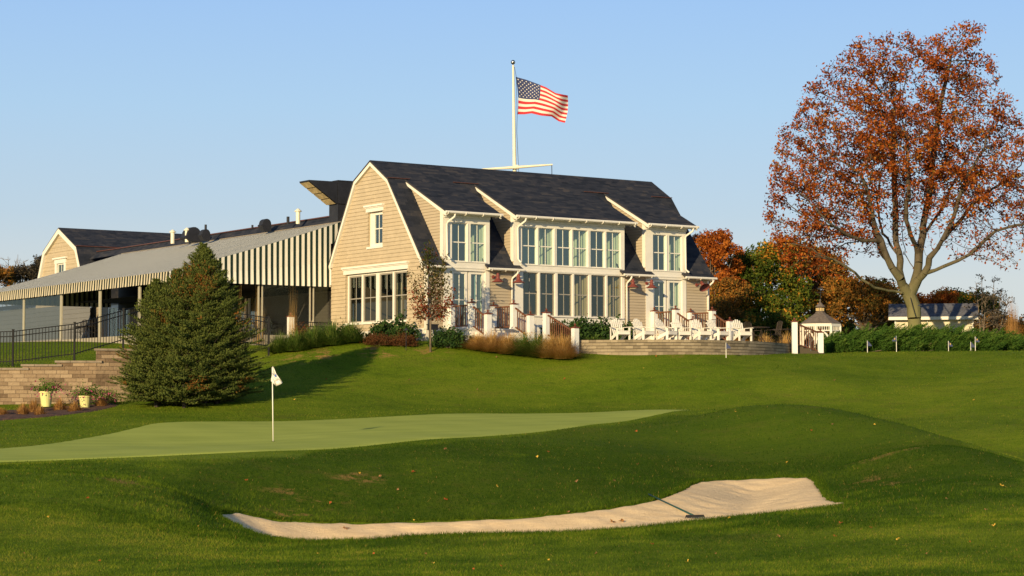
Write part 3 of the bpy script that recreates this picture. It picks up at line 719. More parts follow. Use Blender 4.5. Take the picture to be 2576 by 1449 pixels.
roof_strip(m, [(2.87, 9.5 + RT), (4.38, 10.42 + RT)], -.14, LEN + .16)
roof_strip(m, [(8.02, 6.12), (5.84, 9.64 + RT), (4.38, 10.42 + RT)], -.14, LEN + .16)
STEEP = [(-.30, 5.66), (-.02, 5.84), (.22, 6.14), (2.87, 9.5 + RT)]
for a, b in ((-.14, .95), (3.07, 4.50), (10.27, 11.65), (13.79, LEN + .16)): roof_strip(m, STEEP, a, b)
for a, b in ((.95, 1.02), (2.93, 3.07), (4.50, 4.72), (10.10, 10.27), (11.65, 11.88), (13.62, 13.79)): roof_strip(m, STEEP[:3], a, b)
rf = m.build("roof", "roof", CH, CB)
for a, b in ((-.14, .95), (3.2, 4.5), (10.3, 11.65), (14.2, 15.4)): m = MB(); m.beam((a, 2.86, 9.53 + RT), (b, 2.86, 9.53 + RT), .08, .03); m.build("flashing", "copper", rf, CB)
DR = [(-.42, 7.93 + .02), (2.90, 9.52 + RT)]
for i, (b0, b1) in enumerate(BAYS):
    u0, u1 = b0 - .14, b1 + .33
    m = MB(); roof_strip(m, DR, u0, u1, .06); d = m.build("dormer_roof", "roof", CH, CB)
    sl = (9.52 - 7.93) / 3.32
    for u in (u0 - .012, u1 - .045):
        m = MB(); m.prism([(-.42, 7.90), (2.98, 9.52), (2.60, 9.22), (-.42, 7.74)], lambda a, b, t, u=u: (u + t, a, b), 0, .055); m.build("rake_board", "white_paint", d, CB)
    m = MB(); fbox(m, FAC, b0, b1, 7.72, 7.85, .03, .09); m.box(u0 + .04, u1 - .04, -.40, -.06, 7.835, 7.85)
    m.build("fascia", "white_paint", d, CB)
    for u, ext_sign in ((b0, 1), (b1, 1)):
        m = MB()
        pt = lambda s, z, n, pl=0., u=u, sg=(1 if u == b0 else -1): (u - n * sg, s, z)
        zd = lambda v: 7.93 + .02 + sl * (v + .42) - .16
        def ext(z, sl=sl):
            hi = float(np.interp(z, [5.9, 6.14, 9.5], [.02, .22, 2.87])); lo_ = max(0.0, (z - (7.79 + sl * .42)) / sl)
            return (min(lo_, hi), hi)
        clap(m, pt, ext, 5.836, 9.30, .128)
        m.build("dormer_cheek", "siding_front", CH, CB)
    m = MB(); m.box(b0 - .03, b0 - .004, -.03, .20, 6.0, 8.02); m.build("corner_board", "white_paint", CH, CB)
    # gutter with brackets, downspout
    m = MB(); m.tube([(u0 - .02, -.47, 7.90), (u1 + .05, -.47, 7.90)], .06, 8); g = m.build("gutter", "white_paint", d, CB, smooth=False)
    for k in range(int((u1 - u0) / .9) + 1):
        m = MB(); uu = u0 + .08 + k * (u1 - u0 - .16) / max(1, int((u1 - u0) / .9)); m.tube([(uu, -.54, 7.90), (uu, -.52, 7.84), (uu, -.45, 7.80), (uu, -.30, 7.83), (uu, -.1, 7.80)], .02, 5); m.build("bracket", "white_paint", g, CB)
for (u, zt, zb) in ((1.02, 7.86, 6.0), (4.62, 7.86, 6.0), (13.84, 7.86, 5.9)):
    m = MB(); m.tube([(u + .15, -.45, zt), (u + .13, -.42, zt - .14), (u - .02, -.12, zt - .34), (u - .04, -.10, zt - .45), (u - .04, -.10, zb + .1), (u - .02, -.22, zb), (u - .0, -.3, zb - .06)], .042, 8); m.build("downspout", "white_paint", CH, CB, smooth=True)
for a, b in ((-.12, 1.02), (2.93, 4.72), (10.10, 11.88), (13.62, LEN + .18)):
    m = MB(); m.tube([(a, -.35, 5.61), (b, -.35, 5.61)], .055, 8)
    for uu in np.arange(a + .15, b, .7): m.tube([(uu, -.40, 5.60), (uu, -.36, 5.53), (uu, -.2, 5.55), (uu, -.03, 5.52)], .018, 5)
    m.build("gutter", "white_paint", CH, CB)
    m = MB(); m.box(a, b, -.30, -.02, 5.56, 5.58); m.build("soffit", "white_paint", CH, CB)
for (u, ub) in ((4.33, 4.30), (10.44, 10.47), (15.15, 15.15), (.03, .03)):
    m = MB(); m.tube([(u + .1, -.34, 5.56), (u + .09, -.3, 5.45), (ub, -.10, 5.28), (ub, -.075, 5.2), (ub, -.075, 3.0)], .042, 8); m.build("downspout", "white_paint", CH, CB, smooth=True)
# --- rake trim round the gable
def rake(parent, off, prof, u, wd, th, name="rake_trim", mat="white_paint"):
    m = MB(); n = len(prof); ins = []
    for i in range(n):
        a = prof[max(i - 1, 0)]; b = prof[min(i + 1, n - 1)]
        t1 = Vector((prof[i][0] - a[0], prof[i][1] - a[1])); t2 = Vector((b[0] - prof[i][0], b[1] - prof[i][1]))
        n1 = Vector((t1.y, -t1.x)).normalized() if t1.length > 0 else Vector((t2.y, -t2.x)).normalized()
        n2 = Vector((t2.y, -t2.x)).normalized() if t2.length > 0 else n1
        nn = (n1 + n2).normalized(); k = wd / max(.3, nn.dot(n1)); ins.append((prof[i][0] + nn.x * k, prof[i][1] + nn.y * k))
    for i in range(n - 1):
        q = [prof[i], prof[i + 1], ins[i + 1], ins[i]]
        m.prism(q, lambda a, b, t: (u + t, a, b), 0, th)
    return m.build(name, mat, parent, off)
rake(CH, CB, [(-.05, 5.58)] + PROF[:1] + PROF[1:4] + [PROF[4], (8.0, 6.0)], -.13, .17, .13)
rake(CH, CB, [(-.05, 5.58)] + PROF[:1] + PROF[1:4] + [PROF[4], (8.0, 6.0)], LEN + .01, .17, .13)
m = MB(); m.beam((-.06, 7.92, 5.95), (-.06, 7.92, 6.3), .12, .1); m.tube([(-.08, 8.0, 6.0), (-.05, 7.93, 5.85), (-.05, 7.93, 5.2)], .05, 8); m.build("downspout", "white_paint", CH, CB)

# --- barn lamps on the front wall
def wall_lamp(u, z, label, tilt=0.):
    t, off = bthing("wall_lamp", (u, -.03, z), label, "lamp", "red barn lamps along the front wall")
    m = MB(); m.tube([(u, -.02, z), (u, -.06, z)], [.085, .07], 12); m.build("backplate", "red_lamp", t, off)
    m = MB(); m.tube([(u, -.05, z), (u, -.2, z + .03), (u, -.36, z + .05)], .022, 8); m.build("arm", "red_lamp", t, off)
    m = MB()
    if tilt: q = Vector((0, -.65, -.75)).normalized()
    else: q = Vector((0, 0, -1))
    c = Vector((u, -.38, z + .10)); prof = [(.045, -.05), (.065, -.01), (.065, .10), (.10, .12), (.07, .14), (.09, .18), (.15, .25), (.26, .31), (.265, .325)]
    x_ = Vector((1, 0, 0)); y_ = q.cross(x_); vs = []; n = 18
    for r, h in prof:
        for k in range(n): a = 2 * math.pi * k / n; vs.append(c + q * h + x_ * (r * math.cos(a)) + y_ * (r * math.sin(a)))
    m.mesh(vs, [(i * n + k, i * n + (k + 1) % n, (i + 1) * n + (k + 1) % n, (i + 1) * n + k) for i in range(len(prof) - 1) for k in range(n)] + [tuple(range(n))])
    m.build("shade", "red_lamp", t, off, smooth=True)
wall_lamp(3.36, 5.29, "red barn lamp on the tan wall right of the left dormer's doors")
wall_lamp(4.42, 5.29, "red barn lamp in front of the downspout beside the tall middle windows")
wall_lamp(10.57, 5.29, "red barn lamp on the wall just right of the tall middle windows")
wall_lamp(11.62, 5.29, "red barn lamp at the left edge of the right dormer's doors")
wall_lamp(14.50, 5.31, "tilted red barn lamp with wide shade at the far end of the wall", 1)

# ================================================================== LOW WING behind the awning
WG, WB = bthing("kitchen_wing", (.5, 8.0, 2.9), "long low wing with shingled roof edge and roof vents behind the awning", "building")
V1 = 36.5
m = MB(); clap(m, GAB, lambda z: (8.0, V1 if z < 5.4 else 32.2), 2.9, 8.1, .15, [(15.6, 18.6, 2.9, 5.6), (30.9, 33.9, 2.9, 5.3)], pl=.5); m.build("wall", "siding_white", WG, WB)
m = MB()
m.quad((.45, 7.7, 8.04), (.45, V1, 8.04), (.95, V1, 8.46), (.95, 7.7, 8.46), uv=[(7.7, 0), (V1, 0), (V1, .65), (7.7, .65)])
m.quad((.95, 7.7, 8.46), (.95, V1, 8.46), (8, V1, 8.55), (8, 7.7, 8.55)); m.quad((.45, 7.7, 8.04), (.95, 7.7, 8.46), (.95, 7.7, 8.04)); m.quad((.95, 7.7, 8.46), (8, 7.7, 8.5), (8, 7.7, 6), (.95, 7.7, 6))
m.quad((8, 7.7, 2.6), (8, V1, 2.6), (8, V1, 8.55), (8, 7.7, 8.55))
wr = m.build("roof", "roof", WG, WB)
m = MB(); m.beam((.93, 7.72, 8.48), (.93, V1, 8.48), .12, .05); m.build("flashing", "copper", wr, WB)
for (a, b, z) in ((15.6, 17.0, 5.6), (17.2, 18.6, 5.6), (30.95, 32.35, 5.3), (32.45, 33.85, 5.3)):
    d = window(WG, WB, GAB, a, b, 2.95, z, .02, sashes=1, fr=.16, name="door", pl=.5, rows=[])
for (v0, v1, z1) in ((15.2, 19.0, 5.8), (30.5, 34.2, 5.6)):
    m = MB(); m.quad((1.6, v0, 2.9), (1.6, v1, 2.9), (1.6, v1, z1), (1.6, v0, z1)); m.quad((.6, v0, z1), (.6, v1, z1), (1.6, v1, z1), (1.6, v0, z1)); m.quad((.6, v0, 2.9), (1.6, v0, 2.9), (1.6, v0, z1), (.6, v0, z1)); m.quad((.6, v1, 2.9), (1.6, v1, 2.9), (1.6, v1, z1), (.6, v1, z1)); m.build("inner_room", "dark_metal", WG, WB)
def uv_at(px, py, v):                      # u where the picture column px meets the plane v
    r = W(px, py, 90.).normalized(); n = BX; t = (OB.dot(n) + v) / r.dot(n); p = r * t; q = p - OB; return q.dot(AX), p.z
def white_vent(px, yt, yb, v):
    u, zt = uv_at(px, yt, v); _, zb = uv_at(px, yb, v); h = zt - zb
    m = MB(); m.lathe((u, v, zb - .3), [(.10, 0), (.10, h * .62 + .3), (.17, h * .66 + .3), (.17, h * .74 + .3), (.12, h * .84 + .3), (.05, h + .3)], 12); m.build("vent_pipe", "cream_metal", wr, WB, smooth=False)
S_ = .6617
for px, yt, yb, v in ((434.5, 578, 598, 22.8), (470.6, 573, 594, 21.2), (750, 525, 547, 11.6)): white_vent(px, yt, yb, v)
def hood_vent(px, yt, yb, v, r):
    u, zt = uv_at(px, yt, v); _, zb = uv_at(px, yb, v); h = zt - zb; m = MB(); n = 10
    arc = [(math.cos(a) * r, math.sin(a) * r) for a in np.linspace(math.pi, 0, n)]
    poly = [(-r, -h + r - .3)] + [(x, y) for x, y in arc] + [(r, -h + r - .3)]
    poly[0] = (-r * .55, -h + r - .3); poly.insert(1, (-r * 1.35, -.25 * r)); 
    m.prism(poly, lambda a, b, t: (u + a * .9, v + t, zt - r + b), -r * .8, r * .8); m.build("roof_vent", "dark_metal", wr, WB)
hood_vent(482, 572, 594, 21.3, .42); hood_vent(515, 577, 590, 20.0, .24); hood_vent(667, 551, 566, 14.4, .25)
for px, yt, yb, v, r in ((517.5, 565, 590, 20.2, .06), (724.6, 545, 558, 12.5, .07), (635, 566, 575, 15.6, .05)):
    u, zt = uv_at(px, yt, v); m = MB(); m.lathe((u, v, 8.3), [(r, 0), (r, zt - 8.3)], 10); m.build("vent_pipe", "dark_metal", wr, WB)
# kitchen exhaust: dark box with a scoop facing the lawn
v0 = 8.35; u0, zt = uv_at(850.6, 455.6, v0); _, zm = uv_at(850.6, 512, v0)
m = MB(); m.box(u0, u0 + 3.2, v0, v0 + .95, zm, zt); m.box(u0 - .02, u0 + 3.22, v0 - .02, v0 + .97, zt, zt + .05)
m.box(u0 + .02, u0 + 3.0, v0 + .05, v0 + .85, 7.9, zm)
ex = m.build("exhaust_hood", "dark_metal", wr, WB)
uS = u0 - 1.48; zS = zt - .03
m = MB(); m.prism([(u0 - .02, zt - .02), (uS, zS), (uS + .02, zS - .06), (u0 - .02, zm + .0)], lambda a, b, t: (a, t, b), v0 + .02, v0 + .93); m.build("scoop", "dark_metal", ex, WB)
m = MB()
for k in range(4):
    a0 = k / 4 + .012; a1 = (k + 1) / 4 - .012; P0 = Vector((uS - .01, 0, zS - .075)); P1 = Vector((u0 - .08, 0, zm - .02))
    for A, B in (((a0, a1)),): 
        p = P0.lerp(P1, A); q = P0.lerp(P1, B); m.mesh([(p.x, v0 + .06, p.z), (q.x, v0 + .06, q.z), (q.x, v0 + .89, q.z), (p.x, v0 + .89, p.z)], [(0, 1, 2, 3)])
m.build("filter_panel", "tan_panel", ex, WB)

# ================================================================== FAR GABLE BLOCK
FG, FB = bthing("rear_annex", (0, 39.6, 2.9), "rear annex with tan clapboard gambrel gable above the awning's far end", "building")
FP = [(35.6, 6.0), (37.0, 8.72), (39.62, 9.95), (41.95, 8.72), (43.3, 6.0)]
def fext(z):
    return float(np.interp(z, [6.0, 8.72, 9.95], [35.6, 37.0, 39.62])), float(np.interp(z, [6.0, 8.72, 9.95], [43.3, 41.95, 39.62]))
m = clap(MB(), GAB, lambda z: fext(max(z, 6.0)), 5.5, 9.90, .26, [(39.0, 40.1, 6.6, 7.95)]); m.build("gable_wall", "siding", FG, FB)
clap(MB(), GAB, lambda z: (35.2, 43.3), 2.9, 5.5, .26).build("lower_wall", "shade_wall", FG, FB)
m = MB(); roof_strip(m, [(35.4, 5.8), (37.0, 8.78), (39.62, 10.01), (41.95, 8.78), (43.5, 5.8)], -.15, 16, .08)
fr_ = m.build("roof", "roof", FG, FB)
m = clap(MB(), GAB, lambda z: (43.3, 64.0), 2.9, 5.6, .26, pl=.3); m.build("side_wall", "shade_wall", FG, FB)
m = MB(); m.quad((.2, 43.3, 5.6), (.2, 64, 5.6), (3, 64, 6.2), (3, 43.3, 6.2)); m.build("side_roof", "roof", FG, FB)
m = MB(); m.beam((-.15, 36.98, 8.80), (16, 36.98, 8.80), .1, .05); m.build("flashing", "copper", fr_, FB)
rake(FG, FB, [(35.5, 5.9)] + FP[1:4] + [(43.4, 5.9)], -.16, .26, .15)
window(FG, FB, GAB, 39.0, 40.1, 6.6, 7.95, -.02, fr=.08, midrail=None, sashes=1, cols=2)
m = MB(); fbox(m, GAB, 38.75, 39.0, 6.5, 8.0, 0, .05); fbox(m, GAB, 40.1, 40.35, 6.5, 8.0, 0, .05); fbox(m, GAB, 38.7, 40.4, 7.95, 8.2, 0, .06); fbox(m, GAB, 38.55, 40.55, 8.2, 8.29, 0, .14); m.build("window_trim", "white_paint", FG, FB)
m = MB(); m.quad((.4, 38.9, 6.5), (.4, 40.2, 6.5), (.4, 40.2, 8), (.4, 38.9, 8)); m.build("inner_room", "interior_warm", FG, FB)

# ================================================================== AWNING
AW, AB = bthing("striped_awning", (-7.5, 8.1, 3.0), "green and cream striped patio awning sloping down from the low wing", "awning")
AV0, AV1, AU0, AU1 = 8.02, 32.3, -7.88, .48; AZ0, AZ1 = 5.55, 8.06
def sagz(u, v):
    t = (u - AU0) / (AU1 - AU0); bay = (v - AV0) / (AV1 - AV0) * 8
    return AZ0 + (AZ1 - AZ0) * t - .05 * math.sin(math.pi * t) * (1 + .4 * math.cos(2 * math.pi * bay))
m = MB(); nu, nv = 10, 96
for i in range(nu):
    for j in range(nv):
        ua, ub = AU0 + (AU1 - AU0) * i / nu, AU0 + (AU1 - AU0) * (i + 1) / nu; va, vb = AV0 + (AV1 - AV0) * j / nv, AV0 + (AV1 - AV0) * (j + 1) / nv
        m.quad((ua, va, sagz(ua, va)), (ub, va, sagz(ub, va)), (ub, vb, sagz(ub, vb)), (ua, vb, sagz(ua, vb)), uv=[(va, ua), (va, ub), (vb, ub), (vb, ua)])
m.build("canopy", "awning_stripe", AW, AB, smooth=True)
m = MB(); n = 340
def val(j, k, v):
    z = AZ0 - .46 * k; return (AU0 - .02 - .03 * k - .010 * k * math.sin(v * 22.4) - .015 * k * math.sin(v * 7.1), v, z - (.012 * math.sin(v * 22.4) if k == 1 else 0))
for j in range(n):
    va, vb = AV0 + (AV1 - AV0) * j / n, AV0 + (AV1 - AV0) * (j + 1) / n
    for k0, k1 in ((0, .5), (.5, 1.)): m.quad(val(j, k0, va), val(j, k0, vb), val(j, k1, vb), val(j, k1, va), uv=[(va, k0), (vb, k0), (vb, k1), (va, k1)])
m.build("valance", "valance_stripe", AW, AB, smooth=True)
for (vv, nm) in ((AV0 - .03, "end_panel"), (AV1, "end_panel")):
    m = MB(); n = 150
    for j in range(n):
        ua, ub = AU0 + (AU1 - AU0) * j / n, AU0 + (AU1 - AU0) * (j + 1) / n
        f = lambda u, t: (u, vv + (.02 * math.sin(u * 22.4) + .02) * t * (-1 if t > .8 else -.5), (sagz(u, vv) * (1 - t) + 5.13 * t))
        for t0, t1 in ((0, .3), (.3, .6), (.6, .87), (.87, 1.)):
            if ub > .0 and t0 > .2: continue
            m.quad(f(ua, t0), f(ub, t0), f(ub, t1), f(ua, t1), uv=[(ua + .1, t0), (ub + .1, t0), (ub + .1, t1), (ua + .1, t1)])
    m.build(nm, "awning_stripe", AW, AB, smooth=True)
gfl = 3.0
m = MB(); m.quad((.40, AV0 + .1, 5.0), (.40, AV1, 5.0), (.40, AV1, 8.0), (.40, AV0 + .1, 8.0)); m.quad((-2.2, AV0 + .1, 5.35), (.4, AV0 + .1, 5.35), (.4, AV1, 5.35), (-2.2, AV1, 5.35)); m.build("shade_sheets", "rubber", AW, AB)  # added black sheets standing in for the dark under the canopy
def post_pair(u, v, zt=5.3):
    m = MB(); m.beam((u, v - .06, 2.4), (u, v - .06, zt), .07, .07, up=(1, 0, 0)); m.beam((u, v + .08, 2.4), (u, v + .08, zt), .05, .05, up=(1, 0, 0)); return m.build("post", "awning_post", AW, AB)
for v in (8.15, 11.25, 15.6, 20.2, 25.0, 29.8, 32.0): post_pair(AU0 + .12, v)
for u in (-3.55, -1.0, -5.7): 
    m = MB(); m.beam((u, AV0 + .1, 2.4), (u, AV0 + .1, 5.3), .06, .06, up=(0, 1, 0)); m.beam((u + .18, AV0 + .1, 2.4), (u + .18, AV0 + .1, 5.3), .05, .05, up=(0, 1, 0)); m.build("post", "awning_post", AW, AB)
m = MB(); m.beam((AU0 + .12, AV0, 5.45), (AU0 + .12, AV1, 5.45), .08, .08); m.beam((AU0, AV0 + .1, 5.2), (.4, AV0 + .1, 5.2), .07, .07); m.build("frame_beam", "dark_metal", AW, AB)
def vinyl(p, q, z0=3.0, z1=5.3):
    m = MB(); n = 6
    for k in range(n):
        a = Vector(p).lerp(Vector(q), k / n); b = Vector(p).lerp(Vector(q), (k + 1) / n); m.quad((a.x, a.y, z0), (b.x, b.y, z0), (b.x, b.y, z1), (a.x, a.y, z1))
    m.build("clear_curtain", "clear_vinyl", AW, AB)
for a, b in ((20.3, 24.9), (25.1, 29.7), (29.9, 31.9)): vinyl((AU0 + .12, a, 0), (AU0 + .12, b, 0))
vinyl((-.85, AV0 + .1, 0), (-.02, AV0 + .1, 0), 2.9); vinyl((-7.7, AV0 + .1, 0), (-5.5, AV0 + .1, 0), 2.9); vinyl((-3.4, AV0 + .1, 0), (-.98, AV0 + .1, 0), 2.9)
m = MB(); m.box(AU0, .5, AV0, 36, 2.2, 2.93); tag(m.build("patio_floor", "concrete", None), kind="structure")
pf = bpy.data.objects["patio_floor"]; pf.location = OB; pf.rotation_euler = (0, 0, ANG)
# ================================================================== TERRACE, PORCHES, STAIRS
TZ = 2.50                                                         # terrace paving level
def wcurve(pts, n=14):
    P = [Vector((WX(x, d), d, 0)) for x, d in pts]; out = []
    for i in range(len(P) - 1):
        p0, p1, p2, p3 = P[max(i - 1, 0)], P[i], P[i + 1], P[min(i + 2, len(P) - 1)]
        for k in range(n):
            t = k / n; out.append(.5 * ((2 * p1) + (p2 - p0) * t + (2 * p0 - 5 * p1 + 4 * p2 - p3) * t * t + (3 * p1 - p0 - 3 * p2 + p3) * t ** 3))
    return out + [P[-1]]
TC = wcurve([(1444, 83.1), (1560, 82.6), (1700, 82.4), (1820, 83.2), (1920, 85.2), (1990, 88.2), (2030, 91.5)])
tw = empty("terrace_wall", TC[0] + Vector((0, 0, 1.8)), 0, "low curved grey block wall holding up the chair terrace", "wall")
cum = 0; off = tuple(tw.location)
for k in range(5):
    m = MB(); h0 = TZ - .125 * (k + 1) + .008; h1 = TZ - .125 * k; cum = 0; inset = .018 * (4 - k)
    for a, b in zip(TC[:-1], TC[1:]):
        d = (b - a); L = d.length; nrm = Vector((d.y, -d.x, 0)).normalized() * (-inset)
        lo_ = -.9 if k == 4 else 0
        A, B = a + nrm, b + nrm; bk = Vector((-d.y, d.x, 0)).normalized() * .35
        uvs = [(cum, -h0), (cum + L, -h0), (cum + L, -h1), (cum, -h1)]
        za, zb = h0 + lo_, h1
        jit = Vector((0, 0, 0))
        m.quad((A.x, A.y, za), (B.x, B.y, za), (B.x, B.y, zb), (A.x, A.y, zb), uv=[(cum, k * .125), (cum + L, k * .125), (cum + L, k * .125 + .124), (cum, k * .125 + .124)])
        m.quad((A.x, A.y, zb), (B.x, B.y, zb), (B.x + bk.x, B.y + bk.y, zb), (A.x + bk.x, A.y + bk.y, zb), uv=[(cum, 0), (cum + L, 0), (cum + L, .35), (cum, .35)])
        m.quad((A.x, A.y, za), (B.x, B.y, za), (B.x + bk.x, B.y + bk.y, za), (A.x + bk.x, A.y + bk.y, za))
        cum += L
    m.build("block_course", "terrace_block", tw, off)
m = MB(); poly = [(p.x, p.y + .12) for p in TC] + [(11.5, 95), (6, 95)] + [tuple(L2W(3.9, -.5, 0))[:2], tuple(L2W(3.9, -5.0, 0))[:2]]
m.mesh([(x, y, TZ - .012) for x, y in poly], [tuple(range(len(poly)))]); tag(m.build("terrace_paving", "concrete"), kind="structure")

def newel(parent, off, u, v, zb, zt, s=.115):
    m = MB(); m.box(u - s, u + s, v - s, v + s, zb, zt - .14); m.box(u - s - .02, u + s + .02, v - s - .02, v + s + .02, zb, zb + .06) if zb > 2.9 else None
    p = m.build("post", "white_wood", parent, off)
    m = MB(); m.box(u - s - .035, u + s + .035, v - s - .035, v + s + .035, zt - .14, zt - .105)
    m.lathe((u, v, zt - .105), [(s * 1.25, 0), (.03, .045)], 4, math.pi / 4); m.lathe((u, v, zt - .05), [(.018, -.03), (.02, 0), (.045, .03), (.05, .055), (.035, .085), (.005, .1)], 10)
    m.build("post_cap", "post_cap", p, off)
def rail(parent, off, p, q, zt0, zt1, zb0, zb1, n=None):
    """handrail from p to q (u, v) with balusters between top and bottom rails"""
    m = MB(); m.beam((p[0], p[1], zt0), (q[0], q[1], zt1), .06, .06); m.beam((p[0], p[1], zb0), (q[0], q[1], zb1), .05, .05)
    L = math.hypot(q[0] - p[0], q[1] - p[1]); n = n or max(3, int(L / .16))
    for k in range(1, n):
        t = k / n; u = p[0] + (q[0] - p[0]) * t; v = p[1] + (q[1] - p[1]) * t; m.beam((u, v, zb0 + (zb1 - zb0) * t), (u, v, zt0 + (zt1 - zt0) * t), .035, .035, up=(1, 0, 0))
    return m.build("railing", "rail_wood", parent, off)
def porch(uL, uR, label, lattice):
    t, off = bthing("porch", ((uL + uR) / 2, -1.4, 2.3), label, "porch stairs", "railed porches before the glass doors")
    m = MB(); m.box(uL - .15, uR + .15, -1.78, .0, 2.96, 3.03); m.box(uL - .1, uR + .1, -1.74, -.02, 2.74, 2.955)
    m.build("deck", "white_paint", t, off)
    if lattice:
        m = MB(); 
        for sgn in (-1, 1):
            for k in range(34):
                c = -2.0 + k * .075
                a0, a1 = -1.72, -.05
                # diagonal laths on the side that shows under the deck
                z0, z1 = 2.35, 2.74; v_a = c; v_b = c + sgn * (z1 - z0)
                if a0 < min(v_a, v_b) and max(v_a, v_b) < a1: m.beam((uL - .1 - .006 * sgn, v_a, z0), (uL - .1 - .006 * sgn, v_b, z1), .012, .022, up=(1, 0, 0))
            for k in range(40):
                c = uL - .3 + k * .075
                u_a = c; u_b = c + sgn * .39
                if uL - .1 < min(u_a, u_b) and max(u_a, u_b) < uR + .1: m.beam((u_a, -1.74 - .006 * sgn, 2.35), (u_b, -1.74 - .006 * sgn, 2.74), .022, .012, up=(0, 1, 0))
        m.build("lattice", "white_paint", t, off)
    m = MB()
    for k in range(4): m.box(uL + .05, uR - .05, -1.80 - .29 * (k + 1), -1.80 - .29 * k, 2.0, 3.0 - .14 * (k + 1) )
    m.build("step", "white_paint", t, off)
    for u in (uL, uR):
        newel(t, off, u, -.14, 3.03, 4.18); newel(t, off, u, -1.65, 3.03, 4.20); newel(t, off, u, -2.85, 2.3, 3.70)
        rail(t, off, (u, -.26), (u, -1.53), 3.98, 3.98, 3.13, 3.13); rail(t, off, (u, -1.78), (u, -2.72), 3.90, 3.45, 3.10, 2.68, 6)
porch(1.2, 3.3, "white porch with brown railings at the left dormer's doors, lattice below", True)
porch(11.95, 14.05, "white porch with brown railings at the right dormer's doors, behind the chairs", False)
t, off = bthing("garden_stairs", (3.87, -4.2, 2.0), "brown handrail and white posts of the stairs at the terrace wall's left end", "stairs", "railed garden stairs")
newel(t, off, 3.87, -3.2, 2.4, 3.80); newel(t, off, 3.87, -5.2, 1.7, 3.12)
rail(t, off, (3.87, -3.32), (3.87, -5.08), 3.56, 2.86, 2.75, 2.05, 12)
m = MB()
for k in range(5): m.box(2.5, 3.8, -3.3 - .34 * (k + 1), -3.3 - .34 * k, 1.6, 2.5 - .12 * (k + 1))
m.build("step", "terrace_block", t, off)
# right-hand stairs, in the world frame
P9 = Vector((WX(1999, 88.0), 88.0, 0)); P10 = Vector((WX(2064, 88.6), 88.6, 0))
t = empty("garden_stairs", P9 + Vector((.5, 0, 2.1)), 0, "brown handrail and white posts of the stairs at the terrace wall's right end", "stairs", "railed garden stairs"); off = tuple(t.location)
z9 = (HZ - 808) / FPX * 88.0; z10 = (HZ - 835) / FPX * 88.6
newel(t, off, P9.x, P9.y, 1.9, z9 + .1); newel(t, off, P10.x, P10.y, 1.9, z10 + .1)
rail(t, off, (P9.x + .12, P9.y), (P10.x - .12, P10.y), z9 - .12, z10 - .02, z9 - 1.0, z10 - .82, 9)
m = MB()
for k in range(4): m.box(P9.x + .1 + .3 * k, P9.x + .4 + .3 * k, P9.y + .15, P9.y + 1.6, 1.8, 2.5 - .1 * (k + 1))
m.build("step", "terrace_block", t, off)

# ================================================================== ADIRONDACK CHAIRS
def make_chair():
    """front of the seat looks along -y; seat .40 m high"""
    t = empty("adirondack_chair")
    # legs
    for s in (-1, 1):
        m = MB(); m.box(s * .32 - .02, s * .32 + .02, -.36, -.24, 0, .56); m.build("front_leg", "white_paint", t)
        m = MB(); m.prism([(-.38, .40), (-.30, .28), (.42, 0.0), (.56, 0.0), (.30, .20), (-.34, .42)], lambda a, b, tt, s=s: (s * .27 + tt, a, b), -.018, .018); m.build("side_rail", "white_paint", t)
        m = MB(); m.prism([(-.43, .0), (-.40, .065 * 1), (.1, .055), (.36, .025), (.36, -.03), (.0, -.075), (-.40, -.085)], lambda a, b, tt, s=s: (s * (.345) + b, a, .565 + tt), 0, .024); m.build("arm", "white_paint", t)
        m = MB(); m.prism([(-.34, .56), (-.26, .56), (-.30, .42)], lambda a, b, tt, s=s: (s * .35 + tt, a, b), -.012, .012); m.build("arm_bracket", "white_paint", t)
        m = MB(); m.box(s * .33 - .015, s * .33 + .015, .26, .33, .0, .56); m.build("rear_leg", "white_paint", t)
    m = MB(); m.box(-.30, .30, -.385, -.362, .27, .40)
    for k in range(6):
        y = -.35 + k * .095; z = .405 - (k * .095) * .30; m.beam((-.29, y, z), (.29, y, z), .082, .02, up=(0, .29, .957))
    m.build("seat", "white_paint", t)
    m = MB(); heights = [.63, .73, .78, .78, .73, .63]
    base = Vector((0, .16, .24)); dr = Vector((0, .40, .917))
    for k, h in enumerate(heights):
        x = (k - 2.5) * .088; fan = (k - 2.5) * .020; w = .030
        poly = [(-w, 0), (w, 0), (w * 1.15, h - .03), (w * .6, h), (-w * .6, h), (-w * 1.15, h - .03)]
        m.prism(poly, lambda a, b, tt, x=x, fan=fan: (x + a + fan * b / .75, base.y + dr.y * b - dr.z * tt, base.z + dr.z * b + dr.y * tt), -.01, .01)
    m.build("backrest", "white_paint", t)
    m = MB(); m.box(-.34, .34, .305, .33, .50, .56); m.beam((-.30, .45, .78), (.30, .45, .78), .03, .05); m.build("back_brace", "white_paint", t)
    return t
ch0 = make_chair()
CHS = [(1560, 84.2, 24, "white slatted garden chair, leftmost of the row on the terrace"), (1619, 84.3, 40, "white slatted garden chair, second from the left, tilted towards the right"),
       (1676, 84.4, 46, "white slatted garden chair, third from the left end of the row"), (1713, 84.9, 26, "white slatted garden chair set slightly back, fourth from the left"),
       (1764, 84.8, 28, "white slatted garden chair, fifth from the left, before the right porch stairs"), (1806, 85.0, 42, "white slatted garden chair overlapping the porch's white post"),
       (1866, 85.3, 24, "white slatted garden chair standing alone at the row's right end")]
for i, (x, d, rz, lab) in enumerate(CHS):
    c = ch0 if i == 0 else copy_tree(ch0)
    c.location = (WX(x, d), d, TZ - .01); c.rotation_euler = (0, 0, math.radians(rz)); c.scale = (.88, .96, .99)
    tag(c, lab, "garden chair", "white slatted chairs in a row on the terrace")
